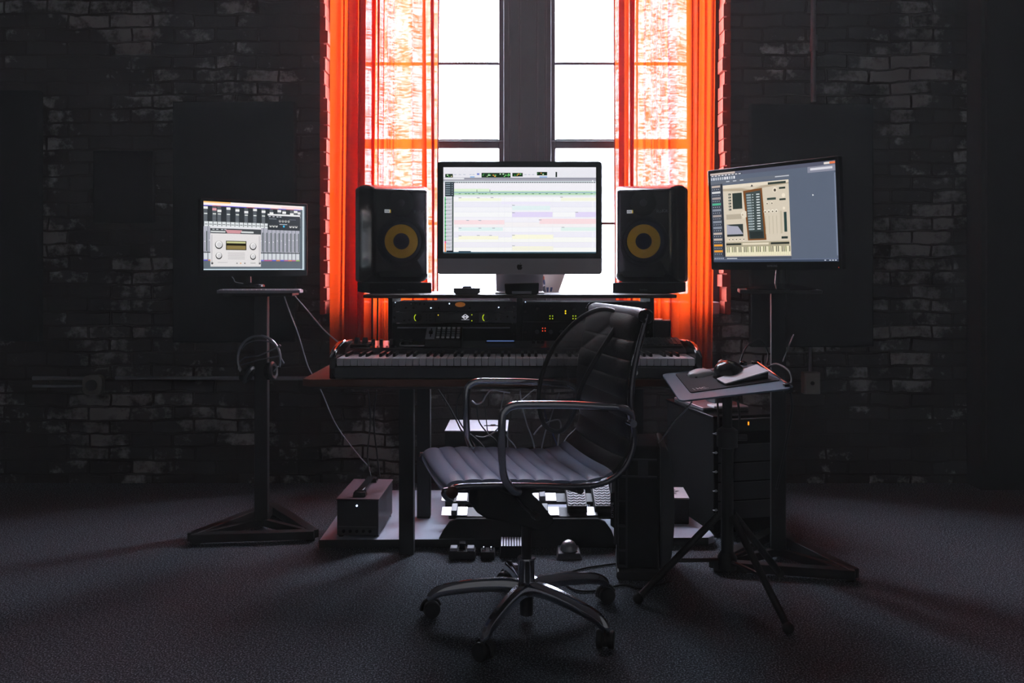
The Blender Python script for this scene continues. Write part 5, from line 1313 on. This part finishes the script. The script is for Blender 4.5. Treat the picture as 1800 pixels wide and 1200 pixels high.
e = empty('grey_drive_case', p, R(12), 'grey hard drive case standing on the closed laptop under the tray', 'drive')
q = MB(); q.box(-0.04, 0.04, -0.05, 0.05, 0, 0.06); q.build('body', mat('drive_grey', '60686c', 0.5), e, bevel=0.004)
q = MB(); q.box(-0.035, 0.035, -0.052, -0.05, 0.006, 0.054); q.build('front_plate', GREY, e, bevel=0.001)
p = P(1311, 736, 3.50)
e = empty('power_strip', (p.x, 3.52, 0.40), R(13), 'black rack power strip with a glowing orange switch below the tray', 'power strip')
e.location = onrc(0.06, -0.004, 0.432); 
q = MB(); q.box(-0.14, 0.10, -0.028, -0.0, 0.0, 0.05); q.build('body', BLKM, e, bevel=0.003)
lx_ = ((Matrix.Rotation(R(-13), 4, 'Z') @ (P(1311, 736, 3.62) - e.location)))
q = MB(); q.rbox(0.005, 0.014, 0.002, -0.030, -0.028, (max(-0.13, min(0.09, lx_.x)), 0.032)); q.build('orange_switch', LEDO, e)

# ------------------------------------------------------------------ cables
def cable(pts, label, m_=CABB, r_=0.0028, group=None, name='cable'):
    q = MB(); q.tube(smoothpts(pts, 8), r_, 6); return tag(q.build(name, m_, angle=180), label, 'cable', group)
cable([P(497, 512, 3.74), P(508, 545, 3.72), P(525, 590, 3.70), P(540, 640, 3.72), P(552, 664, 3.80), P(566, 690, 3.84), P(590, 745, 3.9), P(622, 790, 3.95), P(650, 822, 4.0)], 'thin grey cable dropping from the left stand past the desk corner to the floor', CABW, 0.0026)
cable([P(512, 513, 3.74), P(540, 545, 3.6), P(570, 580, 3.45), P(603, 608, 3.32)], 'thin pale cable running from the left stand to the end of the stage piano', CABW, 0.0026)
cable([(-0.57, 3.60, 0.975), (-0.571, 3.60, 0.86), (-0.569, 3.60, 0.735), (-0.55, 3.62, 0.716)], 'left one of two black cables hanging from the shelf before the left curtain', CABB, 0.0035)
cable([(-0.548, 3.60, 0.975), (-0.549, 3.60, 0.86), (-0.546, 3.60, 0.74), (-0.52, 3.62, 0.716)], 'right one of two black cables hanging from the shelf before the left curtain', CABB, 0.0035)
cable([P(647, 686, 3.85), P(651, 740, 3.9), P(646, 800, 3.9), P(652, 840, 3.85)], 'left one of two black cables hanging under the desk beside the left leg', CABB, 0.0035)
cable([P(662, 686, 3.8), P(657, 740, 3.85), P(663, 800, 3.88), P(668, 840, 3.85)], 'right one of two black cables hanging under the desk beside the left leg', CABB, 0.0035)
U = 'cables tangled under the desk'
def uc(pts, label, m_=CABB, r_=0.0032): cable([P(*p) for p in pts], label, m_, r_, U)
uc([(770, 684, 3.6), (790, 715, 3.6), (803, 740, 3.6), (812, 757, 3.6), (826, 763, 3.6), (850, 785, 3.6), (880, 830, 3.6)], 'dark cable drooping in front of the pale-topped box, from the desk underside', CABB)
uc([(812, 684, 3.62), (803, 710, 3.6), (805, 735, 3.6), (820, 760, 3.6)], 'black cable curving down left of the far chair arm')
uc([(829, 704, 3.55), (838, 710, 3.55), (848, 706, 3.55), (855, 694, 3.55), (864, 685, 3.55), (880, 687, 3.55), (897, 690, 3.55)], 'shiny pale cable looping just below the desk top behind the far chair arm', mat('shiny_pale_cable', 'e0e0ea', 0.2, metal=0.4), 0.0034)
uc([(838, 708, 3.58), (842, 740, 3.58), (858, 762, 3.58), (876, 782, 3.58), (890, 840, 3.58)], 'dark cable crossing the pale-topped box and falling to the right')
uc([(849, 688, 3.62), (853, 720, 3.62), (857, 760, 3.62)], 'thin black cable over the small cable entry of the pale-topped box', CABB, 0.0022)
uc([(836, 766, 3.57), (850, 768, 3.57), (865, 762, 3.57), (876, 752, 3.57)], 'pale cable lying in a shallow loop above the chair seat', CABW, 0.0026)
uc([(886, 690, 3.6), (880, 730, 3.6), (890, 765, 3.6), (908, 790, 3.6), (925, 850, 3.6)], 'grey cable falling behind the near chair arm upright', CABW, 0.0026)
uc([(914, 684, 3.6), (917, 710, 3.6), (926, 745, 3.6), (938, 780, 3.6), (950, 850, 3.6)], 'thick grey cable slanting down to the right under the desk', CABW, 0.0034)
uc([(983, 690, 3.58), (974, 715, 3.58), (966, 740, 3.58), (957, 765, 3.58), (940, 845, 3.58)], 'pale cable slanting down to the left, crossing the curved one', CABW, 0.003)
uc([(938, 764, 3.56), (950, 750, 3.56), (966, 741, 3.56), (982, 738, 3.56), (986, 750, 3.56), (982, 768, 3.56), (975, 850, 3.6)], 'pale cable bent in an arch under the desk', CABW, 0.003)
uc([(955, 700, 3.6), (960, 735, 3.6), (975, 770, 3.6), (1000, 845, 3.6)], 'dark blue cable slanting down behind the chair back', CABL, 0.003)
uc([(1030, 735, 3.6), (1010, 755, 3.6), (990, 780, 3.6), (975, 846, 3.6)], 'thin grey cable seen through the gap beside the chair back', CABW, 0.002)
uc([(896, 716, 3.62), (915, 704, 3.62), (932, 690, 3.62), (940, 684, 3.62)], 'thin grey cable rising to the desk underside above the near chair arm', CABW, 0.002)
cable([P(1216, 706, 2.76), P(1204, 722, 2.85), P(1185, 742, 3.0), P(1172, 760, 3.1), P(1158, 778, 3.17)], 'pale cable hanging from the tray corner towards the computer tower', CABW, 0.0028)
cable([P(1395, 588, 3.36), P(1385, 612, 3.3), P(1376, 635, 3.2)], 'thin pale cable slanting to the back of the tray', CABW, 0.0022)
cable([P(1350, 645, 3.08), P(1365, 640, 3.0), P(1385, 650, 2.9), P(1392, 665, 2.86), P(1389, 684, 2.84), P(1392, 720, 2.9), P(1380, 790, 3.0), P(1365, 860, 3.1)], 'black cable looped over the right edge of the tray', CABB, 0.0045)
cable([P(1300, 640, 3.15), P(1312, 610, 3.2), P(1335, 596, 3.25), P(1350, 620, 3.25), P(1348, 640, 3.2)], 'black cable arching up behind the tray', CABB, 0.003)
cable([P(1296, 700, 3.0), P(1300, 740, 3.2), P(1290, 800, 3.3), P(1280, 840, 3.35), P(1268, 800, 3.4), P(1262, 720, 3.3), P(1262, 690, 3.1)], 'coiled black cable hanging below the tray', CABB, 0.004)
def fl(px, py, z=0.005): p = floorpos(px, py); return Vector((p.x, p.y, z))
cable([fl(1000, 1008), fl(1030, 1000), fl(1070, 994), fl(1110, 990), fl(1150, 986)], 'black cable lying on the carpet behind the right chair caster', CABB, 0.004)
cable([fl(995, 1030), fl(1015, 1040), fl(1050, 1040), fl(1095, 1030), fl(1130, 1036), fl(1180, 1024)], 'black cable looping over the carpet beside the computer tower', CABB, 0.004)

# ------------------------------------------------------------------ thin scattering volume added to lift the blacks
hm = bpy.data.materials.new('black_lift_volume'); hm.use_nodes = True
nt = hm.node_tree; nt.nodes.clear()
ho = nt.nodes.new('ShaderNodeOutputMaterial'); hv = nt.nodes.new('ShaderNodeVolumeScatter')
hv.inputs['Color'].default_value = (1.0, 0.97, 0.92, 1); hv.inputs['Density'].default_value = 0.010; hv.inputs['Anisotropy'].default_value = 0.0
nt.links.new(hv.outputs[0], ho.inputs['Volume'])
q = MB(); q.box(RX0 + 0.02, RX1 - 0.02, -1.8, WY - 0.17, 0.006, RZ - 0.05)
hz = q.build('added_haze', hm, smooth=False)
tag(hz, 'thin scattering volume added to lift the black tones', 'added_haze', kind='stuff')
